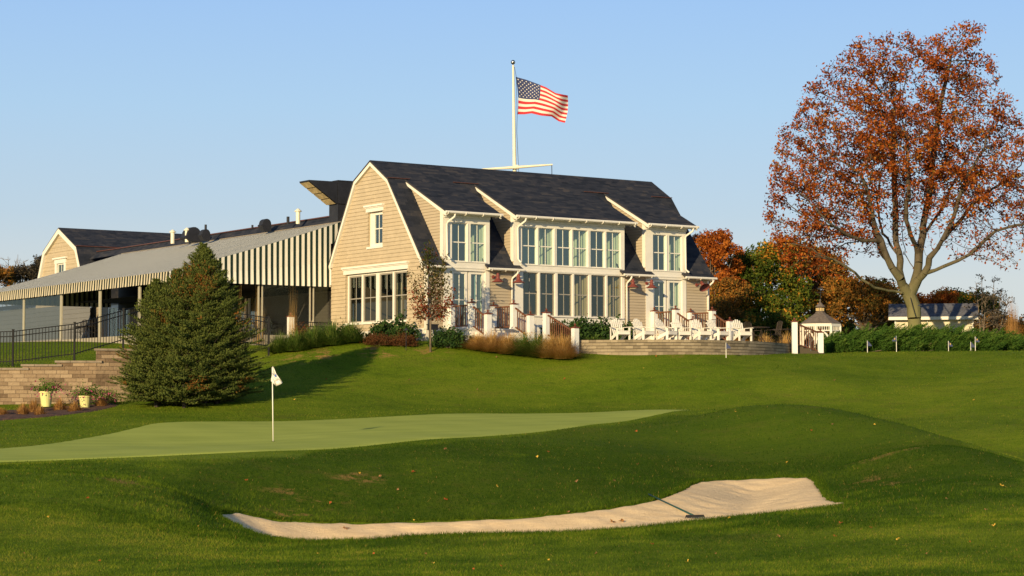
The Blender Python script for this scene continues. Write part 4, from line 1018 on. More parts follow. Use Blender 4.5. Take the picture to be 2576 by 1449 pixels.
# dark metal patio furniture behind the chairs
def metal_chair(x, d, rz, lab, z0=2.49):
    t = empty("metal_chair", (WX(x, d), d, z0), math.radians(rz), lab, "chair", "dark metal patio chairs")
    m = MB(); 
    for s in (-1, 1):
        m.tube([(s * .27, -.25, 0), (s * .27, -.27, .64), (s * .27, .15, .66), (s * .24, .26, .60)], .014, 6); m.tube([(s * .27, .32, 0), (s * .24, .22, .42), (s * .23, .34, .98)], .014, 6)
    m.tube([(-.23, .34, .98), (-.1, .36, 1.03), (.1, .36, 1.03), (.23, .34, .98)], .014, 6); m.build("frame", "mesh_metal", t)
    m = MB(); m.beam((-.24, 0, .43), (.24, 0, .43), .50, .012); m.build("seat", "mesh_metal", t)
    m = MB(); 
    for k in range(7): xx = -.19 + k * .063; m.tube([(xx, .22, .45), (xx, .355, 1.0)], .007, 5)
    m.build("backrest", "mesh_metal", t)
def metal_table(x, d, lab, z0=2.49):
    t = empty("metal_table", (WX(x, d), d, z0), 0, lab, "table", "dark metal patio tables")
    m = MB(); m.lathe((0, 0, .70), [(.55, 0), (.56, .015), (.55, .03)], 24); m.build("tabletop", "mesh_metal", t)
    for k in range(4):
        a = k * math.pi / 2 + .4; m = MB(); m.tube([(math.cos(a) * .42, math.sin(a) * .42, 0), (math.cos(a) * .2, math.sin(a) * .2, .35), (math.cos(a) * .4, math.sin(a) * .4, .70)], .016, 6); m.build("leg", "mesh_metal", t)
metal_chair(1738, 87.5, 10, "dark metal patio chair behind the third white chair"); metal_chair(1792, 87.5, -20, "dark metal patio chair between the white chairs and the right porch stairs")
metal_table(1905, 88.5, "round dark metal table just right of the last white chair"); metal_chair(1945, 89.5, -70, "dark metal patio chair right of the round table"); metal_table(1975, 91.0, "round dark metal table near the right stairs' white post")
metal_chair(1895, 90.3, 40, "dark metal patio chair behind the last white chair")

metal_table(660, 94.5, "round dark metal table under the awning's open end bay", 2.93); metal_chair(632, 94.0, -60, "dark metal chair left of the table under the awning", 2.93); metal_chair(690, 94.2, 70, "dark metal chair right of the table under the awning", 2.93); metal_chair(662, 96.0, 0, "dark metal chair behind the table under the awning", 2.93)
metal_table(215, 99.5, "round dark metal table under the awning's left open bay", 2.93); metal_chair(196, 99.0, -50, "dark metal chair left of the table in the awning's left bay", 2.93); metal_chair(238, 99.6, 60, "dark metal chair right of the table in the awning's left bay", 2.93)
# ================================================================== RETAINING WALL ON THE LEFT
SEGS = [(-360, 73, 925.7, 74.0, 74.3, 9), (60, 158, 916.9, 74.3, 74.6, 9), (146, 260, 908.0, 74.55, 75.0, 10), (247, 420, 879.0, 74.95, 76.4, 13)]
rw = empty("retaining_wall", W(150, 1010, 74.6), 0, "stepped tan stone block wall behind the mulch bed", "wall"); off = tuple(rw.location)
m = MB(); cp = MB()
wy = lambda x: float(wall_y(x)) - .32
for i, (x0, x1, yt, d0, d1, nc) in enumerate(SEGS):
    X0, X1 = WX(x0, d0), WX(x1, d1); XE = WX(SEGS[i + 1][0], SEGS[i + 1][3]) if i < 3 else X1
    zt = (HZ - yt) / FPX * (d0 + d1) / 2 - .075; zl = -.5
    def pth(a_, b_, st): n = max(1, int(abs(b_ - a_) / st)); return [(a_ + (b_ - a_) * k / n, wy(a_ + (b_ - a_) * k / n)) for k in range(n + 1)]
    P = pth(X0, XE, 1.0)
    for (xa, ya), (xb, yb) in zip(P[:-1], P[1:]):
        m.quad((xa, ya, zl), (xb, yb, zl), (xb, yb, zt), (xa, ya, zt), uv=[(xa, zl), (xb, zl), (xb, zt), (xa, zt)])
        m.quad((xa, ya, zt), (xb, yb, zt), (xb, yb + .4, zt), (xa, ya + .4, zt))
    for X_ in (X0, XE): m.quad((X_, wy(X_), zl), (X_, wy(X_) + .4, zl), (X_, wy(X_) + .4, zt), (X_, wy(X_), zt), uv=[(0, zl), (.4, zl), (.4, zt), (0, zt)])
    Q = pth(X0 - .06, X1 + .04, .45); cp = MB()
    for (xa, ya), (xb, yb) in zip(Q[:-1], Q[1:]):
        xa += .006; xb -= .006; vs = [(x, y, z) for z in (zt + .002, zt + .078) for x, y in ((xa, ya - .05), (xb, yb - .05), (xb, yb + .36), (xa, ya + .36))]
        cp.mesh(vs, [(3, 2, 1, 0), (4, 5, 6, 7), (0, 1, 5, 4), (1, 2, 6, 5), (2, 3, 7, 6), (3, 0, 4, 7)])
    cp.build("cap_stones", "stone_cap", rw, off)
m.build("stone_blocks", "stone_block", rw, off)

# ================================================================== BLACK FENCES
def fence(label, pts, hgt, spacing=.115, pr=.011, group="black picket fences"):
    """pts: (x, y, z foot) of the posts, with level tops following the feet"""
    t = empty("picket_fence", pts[0], 0, label, "fence", group); off = tuple(t.location)
    for p in pts:
        m = MB(); m.box(p[0] - .035, p[0] + .035, p[1] - .035, p[1] + .035, p[2] - .3, p[2] + hgt + .06); m.box(p[0] - .045, p[0] + .045, p[1] - .045, p[1] + .045, p[2] + hgt + .06, p[2] + hgt + .08); m.build("post", "black_metal", t, off)
    for a, b in zip(pts[:-1], pts[1:]):
        A = Vector(a); B = Vector(b); m = MB()
        for h in (hgt, hgt - .18, .12): m.beam(A + Vector((0, 0, h)), B + Vector((0, 0, h)), .03, .035)
        n = int((B - A).length / spacing)
        for k in range(1, n): p = A.lerp(B, k / n); m.beam(p + Vector((0, 0, .04)), p + Vector((0, 0, hgt)), pr * 2, pr * 2, up=(1, 0, 0))
        m.build("picket_panel", "black_metal", t, off)
def fpt(x, yb, d): p = W(x, yb, d); return (p.x, p.y, p.z)
fence("long black picket fence climbing behind the stone retaining wall", [fpt(-240, 925, 75.6), fpt(-110, 922, 75.6), fpt(32, 917, 75.6), fpt(187, 898, 76.0), fpt(310, 862, 77.2), fpt(440, 830, 79.5)], 1.22)
fence("short black picket fence right of the spruce, ending in the planting bed", [fpt(560, 858, 84.8), fpt(676, 878, 82.5)], 1.25)
fence("low black picket fence on the patio beside the glazed gable", [tuple(L2W(-2.3, 7.2, 2.75)), tuple(L2W(-.2, 7.6, 2.75))], .75)
t, off = bthing("rail_post", (-2.45, 7.2, 2.6), "white patio post with red cap beside the clear awning panel", "post")
newel(t, off, -2.45, 7.2, 2.5, 3.85)

# ================================================================== FLAGPOLE AND FLAG
FD0 = 99.0
pb = W(1300.5, 872, FD0); pt_ = W(1291, 164, FD0)
fp = empty("flagpole", pb, 0, "tall white flagpole with silver ball and yardarm behind the clubhouse roof", "flagpole"); off = tuple(pb)
pz = lambda y: W(np.interp(y, [164, 872], [1291, 1300.5]), y, FD0)
m = MB(); m.tube([pb, pz(435), pz(300), pt_], [.13, .098, .075, .05], 14); m.build("pole", "cream_metal", fp, off, smooth=True)
m = MB(); c = W(1290.6, 156.5, FD0); n = 12
m.lathe(tuple(c), [(.11 * math.sin(a), -.11 * math.cos(a)) for a in np.linspace(.08, math.pi - .02, n)], 18); m.lathe((c.x, c.y, c.z - .2), [(.035, 0), (.03, .1)], 8)
plain("silver", (.45, .44, .42), .25, .03, 3, .5, 1.0); m.build("ball", "silver", fp, off, smooth=True)
m = MB(); m.tube([W(1212, 426, FD0 - .2), W(1297, 421, FD0 - .2), W(1390, 414, FD0 - .2)], [.045, .075, .04], 10); m.beam(W(1293, 421, FD0 - .1), W(1304, 420.5, FD0 - .1), .2, .2); m.build("yardarm", "cream_metal", fp, off)
m = MB(); m.tube([W(1388, 414, FD0 - .2), W(1388.5, 445, FD0 - .2)], .018, 5); m.tube([W(1294, 168, FD0 - .1), W(1299, 195, FD0 - .1), W(1301, 290, FD0 - .1), W(1300, 330, FD0 - .12), W(1305, 435, FD0 - .15)], .011, 5); m.build("halyard", "rubber", fp, off)
# flag: a waving sheet
def fl(x, y): return (1191.0 + x * .66170 / 2.898, 119.1 + y * .66165 / 2.898)
TOP = [(465, 325), (580, 356), (700, 400), (800, 440), (905, 503), (970, 517), (1040, 530)]
BOT = [(485, 738), (560, 738), (640, 727), (745, 752), (860, 762), (940, 815), (1008, 832)]
TOP = np.array([fl(*p) for p in TOP]); BOT = np.array([fl(*p) for p in BOT])
def flagpt(s, t):
    k = np.linspace(0, 1, 7); a = (np.interp(s, k, TOP[:, 0]), np.interp(s, k, TOP[:, 1])); b = (np.interp(s, k, BOT[:, 0]), np.interp(s, k, BOT[:, 1]))
    x = a[0] + (b[0] - a[0]) * t; y = a[1] + (b[1] - a[1]) * t
    x += 4 * math.sin(math.pi * t) * (1 - s) + 3.5 * math.sin(math.pi * t) * s; y += 2.2 * math.sin(2 * math.pi * (s * 1.3 + .1)) * math.sin(math.pi * t)
    d = FD0 - .05 + .16 * math.sin(s * 7.5 + t * 1.6) * (s ** .5) + .10 * math.sin(s * 13 + t * 3.5) * s + .25 * s
    return W(x, y, d)
fg = empty("national_flag", flagpt(0, .5), 0, "flag with red and white stripes and white stars on blue, waving from the pole", "flag"); off = tuple(fg.location)
plain("flag_red", (.48, .028, .035), .8, .08, 3); plain("flag_white", (.66, .60, .52), .8, .06, 3); plain("flag_blue", (.035, .045, .12), .8, .1, 3)
NS, NT = 60, 39
mbs = {"red": MB(), "white": MB(), "blue": MB()}
for i in range(NS):
    for j in range(NT):
        s0, s1, t0, t1 = i / NS, (i + 1) / NS, j / NT, (j + 1) / NT
        key = "blue" if (i < NS * .40 and j < 21) else ("red" if (j // 3) % 2 == 0 else "white")
        mbs[key].quad(flagpt(s0, t0), flagpt(s1, t0), flagpt(s1, t1), flagpt(s0, t1))
mbs["red"].build("red_stripes", "flag_red", fg, off, True); mbs["white"].build("white_stripes", "flag_white", fg, off, True); mbs["blue"].build("canton", "flag_blue", fg, off, True)
m = MB()
for r_ in range(9):
    for c_ in range(6 if r_ % 2 == 0 else 5):
        cs = .4 * ((c_ * 2 + 1 + (r_ % 2)) / 12); ct = (21 / 39) * ((r_ + 1) / 10); pts = []
        for k in range(10):
            a = math.pi * k / 5; rr = .021 if k % 2 == 0 else .0105
            pts.append(flagpt(cs + math.sin(a) * rr * .72, ct - math.cos(a) * rr) + Vector((0, -.012, 0)))
        cc = flagpt(cs, ct) + Vector((0, -.012, 0)); m.mesh([cc] + pts, [(0, 1 + k, 1 + (k + 1) % 10) for k in range(10)])
m.build("stars", "flag_white", fg, off)
# ================================================================== VEGETATION
def leaf_arrays(C, size, rng, normal=None, aspect=.55, fold=0.):
    """diamond leaves (2 triangles as one quad) at centres C, random directions"""
    n = len(C); a = rng.normal(size=(n, 3)); a /= np.linalg.norm(a, axis=1)[:, None]
    b = rng.normal(size=(n, 3)); b -= (b * a).sum(1)[:, None] * a; b /= np.linalg.norm(b, axis=1)[:, None]
    s = (size * rng.uniform(.6, 1.35, n))[:, None]
    V = np.empty((n, 4, 3)); V[:, 0] = C - a * s * .5; V[:, 1] = C + b * s * aspect * .5 + a * s * .05; V[:, 2] = C + a * s * .5; V[:, 3] = C - b * s * aspect * .5 + a * s * .05
    return V.reshape(-1, 3), np.arange(4 * n).reshape(-1, 4)
def tubes_mesh(mb, nodes, parent_idx, rad, minr=.006, seg=5):
    for i, p in enumerate(parent_idx):
        if p < 0: continue
        r0, r1 = max(rad[p], minr), max(rad[i], minr)
        if r0 > r1 * 1.9: r0 = r1 * 1.5
        mb.tube([nodes[p], nodes[i]], [r0, r1], seg if rad[i] < .05 else 8, cap=False)

def clump_tree(name, label, cat, base, blobs, mat, leaf, nleaf, seed, group=None, trunk_r=.25, clumps=None, csz=(.5, 1.1), col_shift=0., shell=.55, bark="leaf_bark", trunk_top=None, sparse=0.):
    """trunk with limbs reaching into a crown of many small leaf clumps. blobs: (centre, radii)"""
    r = np.random.default_rng(seed); t = empty(name, base, 0, label, cat, group); b0 = Vector(base)
    vol = np.array([b[1][0] * b[1][1] * b[1][2] for b in blobs]) ** (2 / 3.); nc = clumps or 150
    cs = []; 
    for k, (c, rad) in enumerate(blobs):
        m_ = max(3, int(nc * vol[k] / vol.sum())); d = r.normal(size=(m_, 3)); d /= np.linalg.norm(d, axis=1)[:, None]; d[:, 2] = np.where(d[:, 2] < -.5, -d[:, 2] * .4, d[:, 2])
        rr = (shell + (1.03 - shell) * r.random(m_) ** .6)[:, None]; cs.append(np.array(c) + d * rr * np.array(rad))
    cs = np.concatenate(cs); cz = r.uniform(csz[0], csz[1], len(cs)); tone = r.normal(0, .17, len(cs)) + col_shift
    per = np.maximum(3, (nleaf * cz ** 2 / (cz ** 2).sum())).astype(int); per[r.random(len(cs)) < sparse] //= 4
    idx = np.repeat(np.arange(len(cs)), per); L = len(idx)
    d = r.normal(size=(L, 3)); d /= np.linalg.norm(d, axis=1)[:, None]; d *= (r.random(L) ** .5)[:, None] * cz[idx][:, None] * np.array([1, 1, .7])
    C = cs[idx] + d; rnd = np.clip(.4 + tone[idx] + r.normal(0, .2, L), 0, 1)
    V, F = leaf_arrays(C - np.array(b0), leaf, r); np_obj("crown", mat, V, F, t, rnd=np.repeat(rnd, 4))
    m = MB(); top = Vector(trunk_top or np.mean(cs, 0)); ctr = Vector(np.mean(cs, 0))
    mid = b0.lerp(top, .5) + Vector((r.normal() * .15, r.normal() * .15, 0))
    m.tube([b0 - Vector((0, 0, .3)), b0 + Vector((0, 0, .3)), mid, top], [trunk_r * 1.5, trunk_r, trunk_r * .75, trunk_r * .3], 8)
    for k in r.choice(len(cs), min(len(cs), 34), replace=False):
        s = b0.lerp(top, float(r.uniform(.3, .95))); e = Vector(cs[k]); q = s.lerp(e, .5) + Vector((0, 0, -.12 * (e - s).length * .5)); m.tube([s, q, e], [trunk_r * .35, trunk_r * .18, .015], 5, cap=False)
    m.build("trunk", bark, t, tuple(b0), smooth=True); return t
def B(x, y, d, rx, ry, rz): return (tuple(W(x, y, d)), (rx, ry, rz))

# ---- big oak on the right -------------------------------------------------
OD = 105.0; PXM = OD / FPX
def C4(x, y): return (1819.7 + x * .6164, 33 + y * .6164)
def limb(pts, r0, r1):
    """(x, y, depth offset) polyline in crop coordinates -> list of nodes"""
    return [tuple(W(*C4(x, y), OD + dz)) for x, y, dz in pts]
LIMBS = [([(785,1330,0),(783,1290,0),(775,1200,0),(757,1150,0)], -1),
 ([(757,1150,0),(735,1110,-.2),(720,1080,-.3),(690,1040,-.5),(670,1000,-.6),(640,930,-.8),(620,870,-1.),(600,800,-1.2),(590,740,-1.5),(560,660,-2.)], 0),
 ([(757,1150,0),(700,1137,-.4),(620,1120,-1.2),(560,1085,-1.8),(540,1060,-2.2),(500,1035,-2.5),(450,1005,-2.8),(400,985,-3.2)], 0),
 ([(640,930,-.8),(570,930,-1.5),(500,900,-2.2),(420,850,-3.)], 0),
 ([(720,1080,-.3),(725,1010,.3),(705,940,.8),(700,880,1.2),(703,780,1.4),(695,640,1.5),(690,500,1.2),(700,380,.8)], 0),
 ([(725,1010,.3),(690,960,1.),(650,900,1.8),(625,760,2.6),(640,650,3.2)], 0),
 ([(690,1040,-.5),(640,980,1.5),(585,800,3),(540,700,3.5)], 0),
 ([(757,1150,0),(785,1110,0),(790,1060,.2),(800,980,.5),(815,900,.8),(840,760,1.),(850,640,1.2),(870,480,1.2),(890,340,.8),(930,200,.4)], 0),
 ([(785,1110,0),(820,1060,-.4),(845,1000,-.8),(870,960,-1.),(930,860,-1.5),(960,760,-2),(1000,650,-2.2),(1060,560,-2.5)], 0),
 ([(820,1060,-.4),(900,1035,-.6),(960,1010,-.7),(1010,985,-.9),(1050,940,-1.2),(1110,890,-1.8),(1190,870,-2.2),(1290,850,-2.)], 0),
 ([(800,980,.5),(760,900,-.5),(745,820,-1.2),(760,700,-1.8),(750,560,-2)], 0),
 ([(815,900,.8),(880,820,2.),(940,700,3),(1010,560,3.2)], 0),
 ([(845,1000,-.8),(900,920,1.2),(1000,800,2.5),(1120,700,3.)], 0),
 ([(790,1060,.2),(745,1000,1.5),(730,900,3),(740,760,4)], 0)]
nodes = []; par = []
def add_limb(pts):
    P = [Vector(W(*C4(x, y), OD + dz)) for x, y, dz in pts]
    if not nodes: nodes.append(P[0]); par.append(-1); cur = 0
    else: cur = min(range(len(nodes)), key=lambda i: (nodes[i] - P[0]).length)
    for a, b in zip(P[:-1], P[1:]):
        n = max(1, int((b - a).length / .4))
        for k in range(1, n + 1):
            q = a.lerp(b, k / n) + Vector((random.gauss(0, .03), random.gauss(0, .05), random.gauss(0, .02))); nodes.append(q); par.append(cur); cur = len(nodes) - 1
for l, _ in LIMBS: add_limb(l)
CROWN = [(163,850),(170,780),(190,620),(225,560),(220,480),(270,430),(325,370),(325,280),(395,270),(400,200),(465,180),(530,110),(585,100),(600,170),(625,100),(690,80),(755,72),(800,100),(820,160),(850,110),(920,60),(990,30),(1065,60),(1040,110),(1030,160),(1100,170),(1130,250),(1130,310),(1190,370),(1215,450),(1290,480),(1360,600),(1370,760),(1320,900),(1230,1000),(1180,1060),(1120,1050),(1080,1010),(1000,1020),(930,1010),(900,960),(850,930),(800,1000),(760,960),(700,930),(600,950),(560,900),(480,960),(520,1010),(430,1010),(420,1060),(330,1100),(250,1050),(215,980),(205,920)]
cp_ = np.array(CROWN, float)
rr = np.random.default_rng(3)
q = np.c_[rr.uniform(150, 1380, 26000), rr.uniform(20, 1110, 26000)]; sd = poly_sd(cp_, q[:, 0], q[:, 1]); q = q[sd < 0]; sd = -sd[sd < 0]
half = np.minimum(5.2, .9 + sd * .6164 * PXM * 1.0); dz = rr.uniform(-1, 1, len(q)) * half
att = [Vector(W(*C4(a, b), OD + c)) for (a, b), c in zip(q, dz)][:9000]
# holes of sky between the foliage masses
hole = lambda p: math.sin(p.x * 1.15 + 1.) * math.sin(p.z * .95 + 2.) * math.sin(p.y * .8 + .5) > .42
att = [a for a in att if not hole(a)]
STEP, DI, DK = .27, 2.6, .40
alive = list(att)
for it in range(80):
    kd = kdtree.KDTree(len(nodes)); [kd.insert(p, i) for i, p in enumerate(nodes)]; kd.balance()
    pull = {}; nxt = []
    for a in alive:
        co, i, d = kd.find(a)
        if d < DK: continue
        nxt.append(a)
        if i < 8: continue
        if d < (6 if it < 14 else DI): pull.setdefault(i, Vector((0, 0, 0))); pull[i] += (a - co).normalized()
    alive = nxt
    if not pull: break
    for i, v in pull.items():
        if v.length < 1e-6: continue
        d = (v.normalized() + Vector((random.gauss(0, .16), random.gauss(0, .16), random.gauss(0, .16) + .05))).normalized(); nodes.append(nodes[i] + d * STEP); par.append(i)
# pipe-model radii
kids = [0] * len(nodes)
for p in par:
    if p >= 0: kids[p] += 1
acc = [0.0] * len(nodes)
for i in range(len(nodes) - 1, -1, -1):
    if kids[i] == 0: acc[i] = .0095 ** 2.25
    if par[i] >= 0: acc[par[i]] += acc[i]
# children may precede parents in index only for limbs added later, so iterate once more by depth
depth = [0] * len(nodes)
for i in range(len(nodes)): depth[i] = depth[par[i]] + 1 if par[i] >= 0 else 0
rad = [max(.009, a ** (1 / 2.25)) for a in acc]; k0 = .36 / rad[0]; rad = [max(.010, r_ * (k0 if r_ > .1 else 1 + (k0 - 1) * max(0, (r_ - .012) / .088))) for r_ in rad]
oak = empty("oak_tree", nodes[0] + Vector((0, 0, .3)), 0, "tall oak with sparse rust-orange leaves and forked mossy trunk beside the shed", "tree"); off = tuple(oak.location)
rad[0] *= 1.25
m = NM("oak_bark", .9, .15); co = m.coord(); f = m.noise(m.mapping(co, (1.5, 1.5, .35)), 3.5, 6, .7); zz = m.sep(co)[2]
bk = m.ramp(f, [(.35, (.045, .034, .024)), (.65, (.12, .095, .066))]); moss = m.math('MULTIPLY', m.ramp(zz, [(.0, (1, 1, 1)), (1., (1, 1, 1))]), 1.0)
mr = m.node('ShaderNodeMapRange'); m.link(m.math('ADD', zz, m.math('MULTIPLY', f, 2.5)), mr.inputs[0]); mr.inputs[1].default_value = 5.5; mr.inputs[2].default_value = 1.5; m.color(m.mix(m.math('MULTIPLY', mr.outputs[0], .8), bk, (.20, .19, .075))); m.bump(f, .8, .05); MAT["oak_bark"] = m.m
m = MB(); big = [i for i in range(len(nodes))]
tubes_mesh(m, nodes, par, rad, .010, 5); m.build("trunk", "oak_bark", oak, off, smooth=True)
r = np.random.default_rng(8); NN = np.array([tuple(p) for p in nodes]); tip = np.array([i for i in range(len(nodes)) if rad[i] < .028 and i > 60])
keepn = r.random(len(tip)) < .80; tip = tip[keepn]
# leaf bunches, thinner on the lower right and with bare twigs here and there
cx = (NN[tip][:, 0] / NN[tip][:, 1] * FPX + CPX); cy = HZ - NN[tip][:, 2] / NN[tip][:, 1] * FPX
thin = np.where((cy > 540) & (cx > 2200), .30, 1.0) * np.where((cy > 480) & (cx > 2180) & (cx < 2420), .55, 1.) * .80
mass = np.clip(.5 + .85 * np.sin(NN[tip][:, 0] * 1.9 + 1.5 * np.sin(NN[tip][:, 2] * .8)) * np.sin(NN[tip][:, 2] * 1.7 + 1) * np.sin(NN[tip][:, 1] * 1.1 + .6), 0, 1)
per = r.poisson(np.clip(thin * (4 + 40 * mass ** 1.7), .3, 60)); idx = np.repeat(tip, per)
C = NN[idx] + r.normal(0, .15, (len(idx), 3)); tone = (np.sin(NN[idx][:, 0] * 1.1 + 2) * np.sin(NN[idx][:, 2] * 1.4) * .15)
V, F = leaf_arrays(C - np.array(off), .168, r, aspect=.52); rnd = np.clip(.45 + tone + r.normal(0, .30, len(idx)), 0, 1)
np_obj("crown", "oak_leaf", V, F, oak, rnd=np.repeat(rnd, 4)); print("oak", len(nodes), len(tip), len(idx))
cb = MB(); cb.tube([W(2290, 748, OD - .45), W(2296, 772, OD - .55), W(2304, 798, OD - .56)], .018, 5); cb.build("support_cable", "rubber", oak, off)

# ---- spruce in front of the awning ----------------------------------------
def spruce(base, leaders, seed, label):
    r = np.random.default_rng(seed); t = empty("spruce_tree", base, 0, label, "tree"); b0 = np.array(base)
    SEGV = []; tr = MB(); Ps, Ds, Ls, Tn = [], [], [], []
    for (tipx, H, R, z0, dx, dy, full) in leaders:
        root = b0 + np.array([dx, dy, 0]); tipp = root + np.array([tipx, 0, H])
        tr.tube([root - np.array([0, 0, .4]), root + (tipp - root) * .5, tipp], [.11 * R / 2, .06, .012], 7)
        z = z0
        while z < H - .05:
            f = (z - 0) / H; L = R * 1.12 * (1 - f) ** .62 * min(1, .62 + .38 * (z / (.16 * H) if z < .16 * H else 1)) + .07
            nb = int(10 + 15 * (1 - f)); ph = r.uniform(0, 6.28)
            for k in range(nb):
                a = ph + 6.283 * k / nb + r.normal(0, .16); l = L * r.uniform(.66, 1.16) * (1 + .10 * math.sin(3 * a + z)); el0 = .22 + .6 * f ** 2 + r.normal(0, .1)
                st = root + (tipp - root) * f; dh = np.array([math.cos(a), math.sin(a), 0]); ns = max(3, int(l / .11)); p = st.copy()
                l = min(l, (1 - f) * H * .62 + .10)
                for s in range(ns):
                    u = (s + 1) / ns; el = el0 - .42 * u + .55 * u ** 3
                    d = dh * math.cos(el) + np.array([0, 0, math.sin(el)]); q = p + d * l / ns
                    if u > .22 or l < .4:
                        Ps.append(p); Ds.append(d); Ls.append(l / ns * 1.3); Tn.append(f)
                        for sg in (-1, 1, -1, 1, 0):        # side sprays
                            sd_ = np.array([-dh[1], dh[0], 0]) * sg * r.uniform(.6, 1.) + d * .75 + np.array([0, 0, r.uniform(-.25, .45)]); sd_ /= np.linalg.norm(sd_)
                            Ps.append(p); Ds.append(sd_); Ls.append(r.uniform(.13, .30) * (1.15 - u * .55) * min(1, l / .8 + .3)); Tn.append(f)
                    p = q
                if l > .5: tr.tube([st, st + dh * l * .4, st + dh * l * .75 + (p - st) * np.array([0, 0, .6])], [.016, .010, .004], 4, cap=False)
            z += .135 + .09 * (1 - f)
    Ps, Ds, Ls, Tn = map(np.array, (Ps, Ds, Ls, Tn)); n = len(Ps); K = 9
    idx = np.repeat(np.arange(n), K); u = np.tile(np.linspace(0, 1, K), n); a = r.uniform(0, 6.283, len(idx)); D = Ds[idx]
    ref = np.where(np.abs(D[:, 2:3]) > .9, np.array([[1., 0, 0]]), np.array([[0, 0, 1.]])); s1 = np.cross(D, ref); s1 /= np.linalg.norm(s1, axis=1)[:, None]; s2 = np.cross(D, s1)
    nd = D * .85 + (s1 * np.cos(a)[:, None] + s2 * np.sin(a)[:, None]) * .8; nd /= np.linalg.norm(nd, axis=1)[:, None]
    P = Ps[idx] + D * (u * Ls[idx])[:, None]; ln = .045 * r.uniform(.7, 1.25, len(idx)) * (1.15 - .3 * u); w = np.cross(nd, D); w /= np.linalg.norm(w, axis=1)[:, None] + 1e-9
    V = np.empty((len(idx), 3, 3)); V[:, 0] = P - w * .012; V[:, 1] = P + w * .012; V[:, 2] = P + nd * ln[:, None]
    tw_tone = r.normal(0, .13, n); dead = (np.sin(Ps[:, 0] * 2.3 + 1) * np.sin(Ps[:, 2] * 2.7) * np.sin(Ps[:, 1] * 2.1) > .62) | ((np.hypot(Ps[:, 0] - b0[0] - .2, Ps[:, 2] - b0[2] - 4.2) < .8) & (r.random(n) < .35))
    outer = u * .22; rnd = np.clip(.38 + tw_tone[idx] + outer + r.normal(0, .08, len(idx)), 0, .89); rnd[(dead & (r.random(n) < .45))[idx]] = 1.
    print("spruce needles", len(idx))
    np_obj("needles", "needle", (V - b0).reshape(-1, 3), np.arange(3 * len(idx)).reshape(-1, 3), t, rnd=np.repeat(rnd, 3)); tr.build("trunk", "spruce_bark", t, tuple(base))
sp = W(478, 1004, 71.5); sp = (sp.x, sp.y, gz(sp.x, sp.y) - .05)
spruce(sp, [(.12, 5.62, 2.35, .18, .30, 0, 1), (-.02, 5.45, 1.5, 2.6, .55, -.1, 1), (-.15, 4.35, 1.7, .18, -1.05, -.15, 1), (.1, 3.3, 1.35, .15, .95, .1, 1), (-.1, 2.6, 1.4, .15, -1.0, -.9, 1), (.0, 4.7, 1.7, 1.2, -.42, -.35, 1), (.1, 4.5, 1.5, 1.2, .95, -.2, 1), (.0, 3.9, 1.35, .5, .65, -.7, 1), (0, 2.6, 1.2, .15, 0, -1.3, 1)], 4,
       "bushy dark green spruce with double tip in front of the awning")

# ---- young pear tree at the gable corner ----------------------------------
def young_tree():
    d = 82.3; b = W(1083, 853, d); g = gz(b.x, b.y); t = empty("young_tree", (b.x, b.y, g), 0, "slender young tree with red and green leaves at the clubhouse corner", "tree"); off = (b.x, b.y, g)
    r = np.random.default_rng(12); m = MB(); top = W(1076, 612, d); s = W(1083, 800, d); m.tube([(b.x, b.y, g - .2), tuple(s), tuple(W(1081, 720, d)), tuple(top)], [.045, .038, .028, .008], 8, )
    C = []; tones = []
    ends = [(1032,690),(1035,735),(1040,770),(1052,700),(1060,650),(1095,640),(1122,640),(1130,690),(1140,725),(1136,745),(1110,770),(1100,690),(1060,745),(1120,660),(1076,615),(1072,640),(1090,670),(1050,790),(1125,790),(1085,730),(1100,745),(1070,700),(1115,700),(1045,715),(1100,780),(1065,770),(1074,625),(1108,725),(1092,705),(1128,765)]
    for k, (x, y) in enumerate(ends):
        e = W(x, y, d + r.uniform(-.75, .75)); yy = min(800, y + 55 + abs(x - 1083) * .75); st = W(1083 - (800 - yy) * .03, yy, d)
        q = Vector(st).lerp(e, .55) + Vector(((e.x - st.x) * .15, 0, -.10)); m.tube([tuple(st), tuple(q), tuple(e)], [.016, .010, .004], 5, cap=False)
        for j in range(100):
            u = r.uniform(.3, 1.04); p = (Vector(st).lerp(q, u / .55) if u < .55 else q.lerp(e, (u - .55) / .45)) + Vector(r.normal(0, .10, 3)); C.append(tuple(p)); tones.append(.30 + .38 * ss(np.array((y - 670) / 70.)) - .0 + r.normal(0, .2))
    C = np.array(C) - np.array(off); V, F = leaf_arrays(C, .11, r, aspect=.5); np_obj("crown", "pear_leaf", V, F, t, rnd=np.repeat(np.clip(tones, 0, 1), 4)); m.build("trunk", "leaf_bark", t, off, smooth=True)
young_tree()

